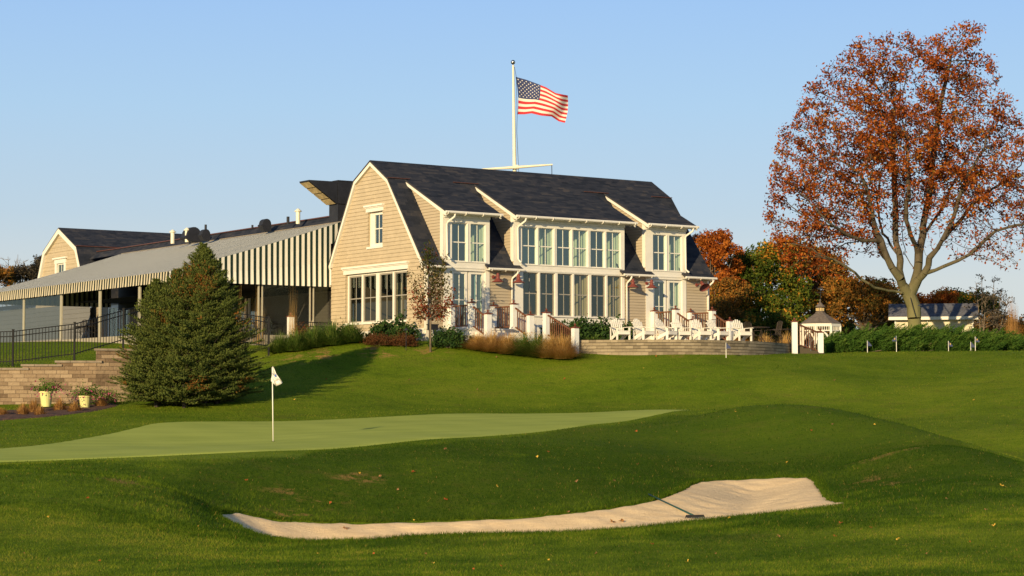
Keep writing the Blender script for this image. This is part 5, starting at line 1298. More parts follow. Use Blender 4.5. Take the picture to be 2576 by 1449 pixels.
# ---- shrubs and grasses ----------------------------------------------------
def shrub(name, label, x, yb, d, wpx, hpx, mat, leaf, n, seed, group=None, cat="shrub", dy=.7, zbase=None, aspect=.6, clump=.22, lobes=9):
    r = np.random.default_rng(seed); s = d / FPX; bx = WX(x, d); g = gz(bx, d) if zbase is None else zbase
    t = empty(name, (bx, d, g), 0, label, cat, group); wr = wpx * s / 2; h = hpx * s; cs = []
    for k in range(lobes * 14):
        u = r.uniform(-1, 1); v = r.uniform(-1, 1); 
        if u * u + v * v > 1: continue
        hh = h * (1 - .55 * (u * u + v * v)) * (.82 + .22 * math.sin(u * 5 + seed) * math.cos(v * 4 + seed)); cs.append((u * wr, v * dy, hh * r.uniform(.12, 1.0) ** .7))
    cs = np.array(cs); idx = r.integers(0, len(cs), n); dd = r.normal(0, clump * .55, (n, 3)); C = cs[idx] + dd; C[:, 2] = np.abs(C[:, 2]); tone = r.normal(0, .16, len(cs))
    V, F = leaf_arrays(C, leaf, r, aspect=aspect); np_obj("foliage", mat, V, F, t, rnd=np.repeat(np.clip(.42 + tone[idx] + r.normal(0, .2, n), 0, 1), 4))
    m = MB()
    for k in range(12): c = cs[r.integers(0, len(cs))]; m.tube([(0, 0, -.1), (c[0] * .5, c[1] * .5, c[2] * .5), tuple(c)], [.018, .012, .005], 4, cap=False)
    m.build("stem", "leaf_bark", t); return t
HG = "broad-leaved shrubs along the clubhouse walls"
shrub("broadleaf_shrub", "leafy green shrub against the gable's left corner, below the awning end", 862, 838, 87.2, 66, 46, "shrub_leaf", .12, 900, 21, HG, dy=.5, zbase=2.5)
shrub("broadleaf_shrub", "broad dark green shrub below the big gable window's right half", 990, 846, 84.6, 130, 62, "shrub_leaf", .13, 3000, 22, HG, dy=.5, zbase=2.5)
shrub("broadleaf_shrub", "dense dark shrub between the young tree and the left porch", 1129, 853, 83.1, 82, 54, "shrub_leaf", .11, 2300, 23, HG, dy=.55)
for k, (x, d, w, h, lab) in enumerate([(1395, 86.2, 74, 58, "dark shrub left of centre below the tall middle windows, beside the stair post"), (1452, 86.8, 90, 72, "tallest dark shrub below the tall middle windows"),
        (1510, 87.4, 88, 66, "dark shrub below the right half of the tall middle windows"), (1560, 87.8, 66, 66, "dark shrub behind the leftmost white chair")]):
    shrub("broadleaf_shrub", lab, x, 850, d, w, h, "shrub_leaf", .13, 2400, 30 + k, HG, dy=.7, zbase=2.45)
RG = "low reddish shrubs under the gable window"
shrub("red_shrub", "low reddish brown shrub left of the stake light", 949, 850, 82.9, 66, 31, "red_shrub_leaf", .05, 5200, 41, RG, dy=.45, clump=.16)
shrub("red_shrub", "low reddish brown shrub right of the stake light", 1012, 852, 83.1, 74, 31, "red_shrub_leaf", .05, 5600, 42, RG, dy=.45, clump=.16)

def tuft(name, label, x, d, hgt, spread, n, mat, seed, group=None, cat="grass clump", w=.016, droop=.9, zbase=None, zb_jit=.0, seeds=False, upright=.4, up0=.65):
    r = np.random.default_rng(seed); bx = WX(x, d); g = gz(bx, d) if zbase is None else zbase
    t = empty(name, (bx, d, g), 0, label, cat, group)
    a = r.uniform(0, 6.283, n); q0 = np.sqrt(r.random(n)); rad0 = spread * .62 * q0; L = hgt * r.uniform(up0 * .6, 1.25, n) * (1.12 - .80 * q0 ** 2); out = r.uniform(.0, 1, n) * (.35 + q0) * spread * upright * 1.8; dr = droop * r.uniform(.5, 1.2, n)
    nd = np.c_[np.cos(a), np.sin(a), np.zeros(n)]; a2 = a + r.normal(0, .6, n); nd2 = np.c_[np.cos(a2), np.sin(a2), np.zeros(n)]; p0 = nd * rad0[:, None]; sd = np.c_[-np.sin(a2), np.cos(a2), np.zeros(n)]
    ks = [0, .35, .7, 1.]; rows = []
    for k in ks:
        z = L * (k * (1.25) - dr * .55 * k ** 2.4); p = p0 + nd2 * (out * k ** 1.5)[:, None]; p[:, 2] = np.maximum(z, 0); ww = (w * (1 - .85 * k))
        rows.append((p - sd * ww, p + sd * ww))
    V = np.stack([q for row in rows for q in row], 1); b = np.arange(n)[:, None] * 8; F = np.concatenate([b + np.array([[2 * i, 2 * i + 1, 2 * i + 3, 2 * i + 2]]) for i in range(3)], 0)
    tone = np.clip(.45 + r.normal(0, .25, n), 0, 1); np_obj("foliage", mat, V.reshape(-1, 3), F, t, rnd=np.repeat(tone, 8)); return t
SG = "daylily-like clumps in the bed left of the gable"
for k, (x, d, h, s, lab) in enumerate([(705, 83.0, .85, .62, "arching green leaf clump at the bed's left end beside the black fence"), (745, 82.6, .92, .68, "arching green leaf clump, second from the black fence"), (790, 82.9, .98, .70, "arching green leaf clump in the middle of the bed"),
        (835, 83.0, 1.0, .70, "arching green leaf clump below the gable's left corner"), (884, 83.3, .95, .66, "arching green leaf clump next to the low red shrubs")]):
    tuft("leafy_clump", lab, x, d, h, s, 2200, "strap_leaf", 50 + k, SG, "plant", .013, 1.25, upright=.6, up0=.45)
for k, (x, d, h) in enumerate([(765, 84.6, .95), (803, 84.7, .85), (845, 84.8, .55)]):
    shrub("perennial", ["brownish upright perennial before the white patio post", "dark bushy perennial right of the white patio post", "dark low perennial under the gable corner"][k], x, 830, d, 44, h * 60, "red_shrub_leaf" if k == 0 else "shrub_leaf", .07, 1300, 60 + k, "bushy perennials in front of the patio", "plant", dy=.4, zbase=2.35)
TG = "tan fountain grasses beside the left porch"
for k, (x, d, h, s, lab) in enumerate([(1205, 82.9, .72, .55, "tan grass clump next to the porch lattice"), (1240, 82.7, .85, .62, "tan grass clump, second from the lattice"), (1280, 82.5, .90, .64, "tan grass clump below the porch stairs"),
        (1318, 82.3, .92, .62, "greenish tan grass clump below the porch's right stair post"), (1352, 82.1, .95, .62, "greenish grass clump with pale seed heads"), (1385, 81.9, 1.0, .66, "tan grass clump below the terrace stairs' handrail"), (1415, 81.75, 1.02, .6, "tall tan grass clump left of the white post at the terrace wall")]):
    tuft("fountain_grass", lab, x, d, h, s, 4200, "tan_grass" if k not in (3, 4) else "strap_leaf", 70 + k, TG, "grass clump", .007, 1.15, upright=.85, up0=.45)
    if k in (3, 4):
        r = np.random.default_rng(k); n = 110; C = np.c_[r.normal(0, s * .5, n), r.normal(0, s * .5, n), r.uniform(h * .5, h * 1.05, n)]; V, F = leaf_arrays(C, .07, r, aspect=.35); np_obj("seed_heads", "straw", V, F, [o for o in COL.objects if o.name.startswith("fountain_grass")][-1] if False else bpy.data.objects["fountain_grass.%03d" % k], rnd=r.uniform(.5, 1, 4 * n))
for k, (x, d, h, s, lab) in enumerate([(1335, 85.0, 1.25, .35, "tall wispy grass in front of the tall windows' left end"), (1375, 85.4, 1.2, .3, "tall wispy grass behind the terrace stair post"), (1655, 88.2, 1.5, .4, "tall wispy grass behind the right porch's railing"),
        (2548, 97, 1.9, .55, "tall pale pampas grass at the far right edge"), (605, 84.8, 1.9, .4, "tall wispy grass behind the spruce's right side"), (650, 85.2, 1.9, .45, "tall wispy grass behind the short black fence"), (735, 86.0, 2.0, .35, "tall wispy grass left of the clear awning panel")]):
    tuft("tall_grass", lab, x, d, h, s, 100 if k != 3 else 1100, "straw" if k in (3,) else "tan_grass", 90 + k, "tall wispy grasses", "grass clump", .0045, .35, upright=.35, zbase=2.4)
tuft("dry_grass", "dry tan grass behind the dark metal tables", 1925, 92, .7, .6, 1400, "tan_grass", 120, None, "grass clump", .008, .8, zbase=2.3)
tuft("dry_grass", "dry orange grass just left of the right stairs", 1980, 93.5, .8, .6, 1400, "tan_grass", 121, None, "grass clump", .008, .8, zbase=2.3)
tuft("green_groundcover", "low green plants along the terrace wall's left top", 1490, 85.0, .25, .9, 1600, "strap_leaf", 122, None, "plant", .012, .9, zbase=2.45)

# ---- junipers ---------------------------------------------------------------
def juniper(x, d, wpx, h, seed, lab):
    r = np.random.default_rng(seed); s = d / FPX; bx = WX(x, d); g = gz(bx, d); t = empty("juniper", (bx, d, g), 0, lab, "shrub", "spreading junipers along the crest"); wr = wpx * s / 2
    nf = 300; P0 = []; Dn = []; Ln = []
    for k in range(nf):
        u = r.uniform(-1, 1); v = r.uniform(-1, 1); hh = h * (1 - .5 * u * u - .4 * v * v); z = hh * r.uniform(.03, .80); P0.append((u * wr, v * .9, z))
        dd = np.array([r.uniform(.35, 1.), r.uniform(-.6, .15), r.uniform(.25, .75)]); Dn.append(dd / np.linalg.norm(dd)); Ln.append(r.uniform(.35, .75))
    P0, Dn, Ln = map(np.array, (P0, Dn, Ln)); K = 60; idx = np.repeat(np.arange(nf), K); u = r.random(len(idx)); D = Dn[idx]; sp_ = .12 * (1 - u) + .02
    C = P0[idx] + D * (u * Ln[idx])[:, None] + r.normal(0, 1, (len(idx), 3)) * sp_[:, None] * .7; C[:, 2] -= .12 * (u - .5) ** 2
    C[:, 2] = np.abs(C[:, 2]); nd = D + r.normal(0, .35, (len(idx), 3)); nd /= np.linalg.norm(nd, axis=1)[:, None]; w = np.cross(nd, r.normal(size=(len(idx), 3))); w /= np.linalg.norm(w, axis=1)[:, None]
    V = np.empty((len(idx), 3, 3)); V[:, 0] = C - w * .014; V[:, 1] = C + w * .014; V[:, 2] = C + nd * .11; ton = r.normal(0, .15, nf)
    np_obj("foliage", "juniper_leaf", V.reshape(-1, 3), np.arange(3 * len(idx)).reshape(-1, 3), t, rnd=np.repeat(np.clip(.4 + ton[idx] + .25 * u + r.normal(0, .1, len(idx)), 0, 1), 3))
    m = MB(); 
    for k in range(10): m.tube([(0, 0, -.1), tuple(P0[k * 7] * .6), tuple(P0[k * 7])], [.03, .02, .01], 4, cap=False)
    m.build("stem", "leaf_bark", t)
for k, (x, d, w, h, lab) in enumerate([(2100, 91.0, 96, .85, "juniper next to the right stairs' lower post"), (2165, 91.4, 110, 1.1, "juniper right of the gazebo, behind the first dark practice flag"), (2235, 91.8, 112, 1.22, "juniper left of the oak trunk, behind the second practice flag"),
      (2305, 92.2, 112, 1.28, "tall juniper directly in front of the oak trunk"), (2375, 92.6, 110, 1.25, "juniper in front of the shed's middle"), (2440, 93.0, 106, 1.1, "juniper in front of the shed's right end"), (2500, 93.6, 96, .95, "juniper right of the shed, behind the pair of practice flags"), (2545, 94.4, 60, .75, "lowest juniper at the hedge's right end")]):
    juniper(x, d, w, h, 200 + k, lab)

# ---- trees behind -----------------------------------------------------------
TB = "autumn trees behind the terrace"
def bt(name, lab, x, yb, d, blobs, mat, nleaf, seed, **kw):
    p = W(x, yb, d); clump_tree(name, lab, "tree", (p.x, d, 2.2), [B(*b) for b in blobs], mat, kw.pop("leaf", .20), nleaf, seed, TB, **kw)
bt("orange_tree", "bright orange tree rising directly behind the clubhouse's right end", 1790, 860, 116, [(1800,650,116,1.6,1.6,1.5),(1775,615,116,1.0,1.2,.7),(1825,640,115,.9,1.2,1.0),(1810,600,117,.7,.8,.5),(1785,720,115,1.8,1.6,1.6),(1770,690,117,1.2,1.2,1.4)], "orange_leaf", 16000, 1, clumps=170, csz=(.25, .55), leaf=.15)
bt("maple_tree", "large green maple speckled with orange leaves, left of the gazebo", 1905, 870, 118, [(1900,720,118,2.2,2.,1.7),(1860,700,118,1.1,1.6,1.3),(1905,655,118,1.3,1.4,.85),(1960,660,118,1.4,1.4,1.1),(1850,790,117,1.9,1.8,1.2),(1930,780,117,2.2,1.8,1.4),(1985,740,118,1.4,1.5,1.5)], "maple_leaf", 30000, 2, clumps=260, csz=(.35, .7), leaf=.17, trunk_r=.3)
bt("maple_tree", "rust-tinged maple under the oak's left branches", 2040, 870, 122, [(2040,700,122,2.0,2.,1.8),(2020,645,122,1.4,1.5,.9),(2080,690,122,1.0,1.6,1.4),(2050,790,121,2.4,2,1.4),(2100,760,122,1.4,1.5,1.3)], "brown_leaf", 22000, 3, clumps=220, csz=(.35, .75), leaf=.18, trunk_r=.3)
bt("brown_tree", "low brownish-red tree behind the gazebo's right side", 2165, 870, 120, [(2150,770,120,2.2,1.8,1.5),(2190,745,120,1.6,1.6,1.0),(2225,790,120,1.6,1.6,1.3),(2130,730,120,1.0,1.2,.8)], "brown_leaf", 17000, 4, clumps=200, csz=(.3, .6), leaf=.15, col_shift=.0)
bt("green_tree", "dark green bushy tree between the brownish tree and the oak trunk", 2250, 870, 124, [(2250,790,124,1.4,1.4,1.2),(2215,740,124,1.0,1.2,.8)], "maple_leaf", 8000, 5, clumps=110, csz=(.3, .6), leaf=.16)
bt("orange_tree", "small bright orange tree right of the oak trunk above the shed", 2350, 860, 122, [(2350,765,122,1.3,1.2,.7),(2325,770,122,.8,1,.6),(2375,750,122,.7,.8,.5)], "orange_leaf", 6000, 6, clumps=90, csz=(.22, .5), leaf=.14)
bt("green_tree", "green tree above the right end of the shed roof", 2430, 870, 126, [(2430,790,126,2.2,1.8,1.2),(2395,755,126,1.1,1.2,.7),(2460,765,126,1.2,1.4,.9)], "maple_leaf", 14000, 7, clumps=150, csz=(.3, .65), leaf=.17)
bt("brown_tree", "low rust-brown thicket tree right of the shed", 2500, 870, 122, [(2500,825,122,1.5,1.4,.9),(2540,835,122,1.2,1.4,.7),(2590,830,122,1.6,1.4,.9)], "brown_leaf", 8000, 8, clumps=110, csz=(.25, .5), leaf=.14, col_shift=.15)
bt("brown_tree", "rust-brown tree just right of the clubhouse's far corner", 1810, 870, 113, [(1815,815,112,1.5,1.4,1.3),(1840,750,113,1.0,1.2,.9),(1800,755,113,.8,1.,1.0)], "brown_leaf", 12000, 9, clumps=130, csz=(.3, .6), leaf=.15)
bt("green_tree", "dark green low tree behind the patio tables", 1990, 870, 110, [(1900,835,110,1.8,1.2,1.0),(1960,830,110,1.8,1.2,.9),(2020,835,111,1.4,1.2,.8)], "maple_leaf", 9000, 10, clumps=110, csz=(.3, .6), leaf=.16)
for k, (x, w, h, mt, lab) in enumerate([(2060, 3.2, 1.2, "brown_leaf", "low brown thicket behind the gazebo"), (2150, 3.4, 1.2, "maple_leaf", "low green thicket right behind the gazebo's right side"), (2240, 3.4, 1.1, "brown_leaf", "low brown thicket left of the oak trunk"), (2330, 3.4, 1.0, "maple_leaf", "low green thicket behind the shed's left half"),
        (2420, 3.4, 1.0, "brown_leaf", "low brown thicket behind the shed's right half"), (2515, 3.6, .9, "brown_leaf", "low brown thicket below the birches"), (2610, 3.6, .9, "maple_leaf", "low thicket at the far right edge"), (2720, 4.2, 1.3, "brown_leaf", "brown thicket outside the frame's right edge"), (2850, 4.2, 1.5, "maple_leaf", "green thicket farther right than the frame"), (3000, 4.6, 1.3, "brown_leaf", "brown thicket far right beyond the frame"), (1960, 3.4, 1.2, "maple_leaf", "low green thicket behind the patio tables"), (1870, 3.2, 1.2, "brown_leaf", "low brown thicket right of the clubhouse")]):
    bt("thicket", lab, x, 870, 131, [(x - 30, 850, 131, w * .45, 1.4, h), (x + 35, 855, 131, w * .45, 1.4, h), (x, 838, 131, w * .4, 1.2, h * .7), (x - 20, 884, 129, w * .5, 1.0, .8), (x + 30, 884, 129, w * .5, 1.0, .8)], mt, 6500, 400 + k, clumps=70, csz=(.35, .7), leaf=.2, trunk_r=.12)
# bare and thin trees
def thin_tree(name, lab, x, yb, d, tips, mat, nl, seed, r0=.07, leaf=.12, group=None, droop=0.):
    p = W(x, yb, d); b = (p.x, d, min(p.z, 2.6)); t = empty(name, b, 0, lab, "tree", group); r = random.Random(seed); m = MB(); C = []
    for (tx, ty) in tips:
        e = W(tx, ty, d + r.uniform(-1, 1)); s = Vector(b); mid = s.lerp(e, .55) + Vector((0, 0, .2)); m.tube([s, mid, e], [r0, r0 * .55, .012], 6, cap=False)
        for k in range(16):
            u = r.uniform(.3, .98); st = mid.lerp(e, (u - .55) / .45) if u > .55 else s.lerp(mid, u / .55); L = (1.15 - u) * (e - s).length * .42
            dr = Vector((r.gauss(0, 1), r.gauss(0, 1), abs(r.gauss(.7, .4)))).normalized(); q = st + dr * L * .5; en = st + dr * L + Vector((0, 0, -droop * L)); m.tube([st, q, en], [.02, .012, .007], 4, cap=False)
            for j in range(3):
                f = r.uniform(.3, 1); a = st.lerp(en, f); d2 = (dr + Vector((r.gauss(0, .6), r.gauss(0, .6), r.gauss(0, .4)))).normalized(); m.tube([a, a + d2 * L * .4], [.009, .005], 3, cap=False)
                for _ in range(nl): C.append(tuple(a + d2 * L * .4 * r.random() + Vector((r.gauss(0, .06), r.gauss(0, .06), r.gauss(0, .06)))))
    m.build("trunk", "leaf_bark", t, b)
    if C: rg = np.random.default_rng(seed); V, F = leaf_arrays(np.array(C) - np.array(b), leaf, rg); np_obj("crown", mat, V, F, t, rnd=np.repeat(rg.random(len(C)), 4))
thin_tree("birch_tree", "thin birch with few leaves, left of the two at the right edge", 2470, 850, 112, [(2455,710),(2470,690),(2482,730)], "grey_leaf", 3, 1, .05, .11, "thin birches at the right edge", .3)
thin_tree("birch_tree", "thin birch with few leaves, right of the two at the right edge", 2500, 850, 113, [(2500,700),(2520,725),(2540,745),(2530,780)], "grey_leaf", 3, 2, .05, .11, "thin birches at the right edge", .3)
thin_tree("bare_tree", "bare pale-twigged tree above the awning's left end", 45, 760, 150, [(20,645),(45,640),(60,655),(35,665)], "grey_leaf", 0, 3, .09, .1)
LB = "hazy dark trees beyond the awning's left end"
p = W(60, 760, 148)
clump_tree("distant_tree", "grey-brown tree immediately left of the rear annex gable", "tree", (p.x, 148, 2.6), [B(75,690,148,1.7,1.5,.8),B(50,705,148,1.5,1.5,.8),B(98,685,148,.8,1,.7)], "grey_leaf", .17, 5200, 31, LB, clumps=110, csz=(.25, .5), trunk_r=.12)
p = W(0, 760, 146)
clump_tree("distant_tree", "rust-tinged dark tree at the photo's left edge", "tree", (p.x - 1, 146, 2.6), [B(-10,700,146,1.2,1.2,1.0),B(-50,690,146,1.6,1.5,1.3)], "brown_leaf", .17, 4200, 32, LB, clumps=80, csz=(.25, .5), trunk_r=.12)
p = W(104, 760, 152)
clump_tree("distant_tree", "small dark tree crown touching the annex gable's left edge", "tree", (p.x, 152, 2.6), [B(108,665,152,.7,.8,.7)], "grey_leaf", .15, 1500, 33, LB, clumps=40, csz=(.2, .4), trunk_r=.1)
# ================================================================== GAZEBO AND SHED
gd = 104.0; gs = gd / FPX; gx = WX(2064, gd); gzb = 2.2
gbo = empty("gazebo", (gx, gd, gzb), 0, "white octagonal gazebo with grey shingled roof and small cupola", "gazebo"); off = (gx, gd, gzb)
zE = (HZ - 815) * gs; zT = (HZ - 785) * gs; R0 = 54 * gs
m = MB(); n = 8; rp = []
for k in range(8):
    a0 = math.pi / 8 + k * math.pi / 4; a1 = a0 + math.pi / 4
    p = lambda r_, a, z: (gx + r_ * math.cos(a), gd + r_ * math.sin(a), z)
    L = math.hypot(R0, zT - zE); w_ = R0 * .765
    m.quad(p(R0, a0, zE), p(R0, a1, zE), p(.17, a1, zT), p(.17, a0, zT), uv=[(k * 2, 0), (k * 2 + w_, 0), (k * 2 + w_ / 2 + .05, L), (k * 2 + w_ / 2 - .05, L)])
plain("old_shingle", (.13, .105, .09), .9, .35, 9, bump=.5)
rf = m.build("roof", "old_shingle", gbo, off)
m = MB(); m.lathe((gx, gd, zT - .05), [(.26, 0), (.26, .05), (.17, .07), (.17, .32)], 8, math.pi / 8); cu = m.build("cupola", "old_shingle", rf, off)
m = MB(); m.lathe((gx, gd, zT + .25), [(.27, 0), (.16, .12), (.04, .24), (.03, .30), (.06, .34), (.02, .39)], 8, math.pi / 8); m.build("cupola_roof", "old_shingle", cu, off)
m = MB()
for k in range(8): a = k * math.pi / 4; m.box(gx + .172 * math.cos(a) - .05, gx + .172 * math.cos(a) + .05, gd + .172 * math.sin(a) - .02, gd + .172 * math.sin(a) + .02, zT + .05, zT + .2)
m.build("cupola_window", "tan_panel", cu, off)
m = MB()
for k in range(8):
    a0 = math.pi / 8 + k * math.pi / 4; a1 = a0 + math.pi / 4; r1 = R0 - .05; P = Vector((gx + r1 * math.cos(a0), gd + r1 * math.sin(a0), 0)); Q = Vector((gx + r1 * math.cos(a1), gd + r1 * math.sin(a1), 0))
    m.beam(P + Vector((0, 0, zE - .07)), Q + Vector((0, 0, zE - .07)), .05, .17); m.beam(P + Vector((0, 0, zE - .36)), Q + Vector((0, 0, zE - .36)), .04, .05)
    for j in range(1, 7): q = P.lerp(Q, j / 7); m.beam(q + Vector((0, 0, zE - .35)), q + Vector((0, 0, zE - .15)), .028, .028, up=(1, 0, 0))
m.build("frieze", "white_paint", gbo, off)
for k in range(8):
    a0 = math.pi / 8 + k * math.pi / 4; r1 = R0 - .08; P = Vector((gx + r1 * math.cos(a0), gd + r1 * math.sin(a0), 0)); m = MB(); m.beam(P + Vector((0, 0, gzb)), P + Vector((0, 0, zE - .1)), .11, .11, up=(1, 0, 0))
    for sg in (-1, 1):
        a1 = a0 + sg * math.pi / 4; Q = Vector((gx + r1 * math.cos(a1), gd + r1 * math.sin(a1), 0)); d = (Q - P).normalized(); pts = [P + Vector((0, 0, zE - .95)), P + d * .10 + Vector((0, 0, zE - .75)), P + d * .22 + Vector((0, 0, zE - .55)), P + d * .42 + Vector((0, 0, zE - .38))]
        m.tube(pts, [.03, .05, .05, .035], 6)
    m.build("post", "white_paint", gbo, off)
m = MB(); m.lathe((gx, gd, gzb - .1), [(R0 - .05, 0), (R0 - .05, .25)], 8, math.pi / 8); m.build("floor", "white_paint", gbo, off)
m = MB(); c = Vector((gx + .02, gd, zT + .62)); m.tube([c, c + Vector((0, 0, .75))], .012, 5); m.beam(c + Vector((-.16, 0, .38)), c + Vector((.16, 0, .38)), .015, .02); m.prism([(-.18, .6), (.05, .62), (.16, .72), (.10, .55), (-.1, .52)], lambda a, b, t: (c.x + a, c.y + t, c.z + b), -.008, .008); m.build("weathervane", "dark_metal", gbo, off)

sdp = 112.0; ss_ = sdp / FPX
def SW(x, y, d=sdp): return W(x, y, d)
# shed: long side almost along the picture, right gable end visible; own frame: su along, sv back
sang = math.radians(14); sa = Vector((math.cos(sang), math.sin(sang), 0)) ; 
# its right gable shows, so it runs towards the camera on the right
sa = Vector((math.cos(-.20), math.sin(-.20), 0)); sb = Vector((.20, .98, 0)).normalized()
so = SW(2252, 860, 113.0); so.z = 2.2
shed = empty("shed", so, 0, "cream shed with low grey gable roof behind the junipers", "shed"); off = tuple(so)
SL = 4.15; SD = 2.2
def sp_(u, v, z): q = so + sa * u + sb * v; return (q.x, q.y, z)
zw = (HZ - 795) * ss_; zr = (HZ - 773) * ss_
m = MB(); zt = zw + .12
m.quad(sp_(0, 0, 2.0), sp_(SL, 0, 2.0), sp_(SL, 0, zt), sp_(0, 0, zt)); m.quad(sp_(SL, 0, 2.0), sp_(SL, SD, 2.0), sp_(SL, SD, zt), sp_(SL, SD / 2, zr + .1), sp_(SL, 0, zt)); m.quad(sp_(0, 0, 2.0), sp_(0, SD, 2.0), sp_(0, SD, zt), sp_(0, SD / 2, zr + .1), sp_(0, 0, zt)); m.quad(sp_(0, SD, 2.0), sp_(SL, SD, 2.0), sp_(SL, SD, zt), sp_(0, SD, zt))
plain("cream_wall", (.60, .52, .37), .8, .08, 2); m.build("wall", "cream_wall", shed, off)
m = MB(); o_ = .35; zl = zw - .02
m.quad(sp_(-o_, -o_, zl), sp_(SL + o_, -o_, zl), sp_(SL + o_, SD / 2, zr + .28), sp_(-o_, SD / 2, zr + .28), uv=[(0, 0), (5, 0), (5, 1.6), (0, 1.6)]); m.quad(sp_(-o_, SD + o_, zl), sp_(SL + o_, SD + o_, zl), sp_(SL + o_, SD / 2, zr + .28), sp_(-o_, SD / 2, zr + .28), uv=[(0, 0), (5, 0), (5, 1.6), (0, 1.6)])
rf = m.build("roof", "slate_shingle", shed, off)
m = MB(); m.beam(sp_(-o_, -o_ - .02, zl - .09), sp_(SL + o_, -o_ - .02, zl - .09), .03, .17); 
for v0_, v1_ in ((-o_, SD / 2), (SD + o_, SD / 2)): m.beam(sp_(SL + o_ + .01, v0_, zl - .09), sp_(SL + o_ + .01, v1_, zr + .20), .03, .15)
m.build("trim", "white_paint", rf, off)
m = MB(); m.beam(sp_(SL + .02, -.01, 2), sp_(SL + .02, -.01, zt), .10, .10, up=(1, 0, 0)); m.beam(sp_(SL * .42, -.03, 2), sp_(SL * .42, -.03, zt), .08, .05, up=(1, 0, 0)); m.beam(sp_(.02, -.01, 2), sp_(.02, -.01, zt), .10, .10, up=(1, 0, 0)); m.build("corner_board", "white_paint", shed, off)

# ================================================================== GOLF THINGS
plain("flag_navy", (.05, .06, .12), .8, .1, 6); plain("flag_cloth", (.72, .68, .62), .7, .04, 4); plain("emblem_blue", (.05, .12, .40), .6, .05, 4); plain("emblem_gold", (.45, .28, .08), .6, .05, 4)
plain("stick_white", (.78, .74, .62), .4, .03, 3); plain("cup_dark", (.01, .012, .01), .9, .1, 3)
c = W(687.3, 1117, 56.0); gy = gz(c.x, c.y) + .035
fs = empty("flagstick", (c.x, c.y, gy), 0, "white golf flagstick with pale pennant standing on the green", "flagstick"); off = (c.x, c.y, gy)
top = W(685, 924, 56.0); top = Vector((top.x, c.y, top.z))
m = MB(); m.tube([(c.x, c.y, gy - .1), tuple(top)], [.017, .014], 8); m.build("pole", "stick_white", fs, off, smooth=True)
def fpt_(x, y, dd=0.): p = W(x, y, 56.0 + dd); return (p.x, p.y, p.z)
FO = [(685.5, 921.5), (688, 923), (696, 942), (711, 962), (707, 966), (694.5, 971.5), (686, 963), (681.3, 958), (682, 952), (684.5, 942)]
m = MB(); cc = (690, 948)
for k in range(len(FO)):
    a, b = FO[k], FO[(k + 1) % len(FO)]
    for t0, t1 in ((0, .5), (.5, 1)):
        q = lambda p, t: fpt_(cc[0] + (p[0] - cc[0]) * t, cc[1] + (p[1] - cc[1]) * t, .05 * math.sin(p[0] * .35 + p[1] * .12 * t) * t - .03)
        m.quad(q(a, t0), q(b, t0), q(b, t1), q(a, t1))
flm = m.build("pennant", "flag_cloth", fs, off, smooth=True); so_ = flm.modifiers.new("thickness", 'SOLIDIFY'); so_.thickness = .004
m = MB(); m.quad(*[fpt_(x, y, -.075) for x, y in ((689.5, 943), (694, 941.5), (696.3, 946), (692, 948.5))]); m.quad(*[fpt_(x, y, -.075) for x, y in ((684.5, 940), (688, 939.4), (688.5, 941), (685, 941.5))]); m.build("emblem", "emblem_blue", fs, off)
m = MB(); m.lathe((c.x, c.y, gy), [(.054, .0), (.054, .004)], 20); tag(m.build("hole_cup", "cup_dark", None), "dark round hole in the green at the flagstick's foot", "golf hole")
# small practice flags along the crest
PF = [(1826.5, 895, 862, 82.2, 1, "small dark practice flag in front of the curved terrace wall"), (2182, 884, 857, 89.2, 1, "small dark practice flag left of the others, on the crest"), (2255, 883, 845, 89.2, -1, "practice flag with gold emblem blowing left, second on the crest"),
      (2386, 883, 858, 89.4, 1, "practice flag with gold emblem, third along the crest"), (2442, 883, 860, 89.8, 1, "shorter practice flag of the right-hand pair"), (2453.5, 883, 847, 89.0, 1, "taller practice flag of the right-hand pair, gold emblem")]
for x, yb, yt, d, sg, lab in PF:
    bx = WX(x, d); g = gz(bx, d); zt = (HZ - yt) / FPX * d; off = (bx, d, g)
    t = empty("practice_flag", off, 0, lab, "practice flag", "small practice green flags"); m = MB(); m.tube([(bx, d, g - .1), (bx, d, zt)], .014, 6); m.build("pole", "stick_white", t, off)
    m = MB(); hh = .24; P = lambda a, b: (bx + sg * a, d - .02 + .03 * math.sin(a * 30), zt - b)
    m.prism([(0, 0), (.08, .06), (.22, .20), (.20, .25), (.10, .23), (0, .26)], lambda a, b, tt: (bx + sg * (a * .85), d - .02 + tt + .03 * math.sin(a * 30), zt - b), 0, .006); m.build("pennant", "flag_navy", t, off)
    if "gold" in lab: m = MB(); m.lathe((0, 0, 0), [(.035, 0), (.035, .004)], 10); m.v = [(bx + sg * (.075 + v[0] * .8), d - .018 + .03 * math.sin(.09 * 30) - .012 - v[2], zt - .13 + v[1] * 1.2) for v in m.v]; m.build("emblem", "emblem_gold", t, off)
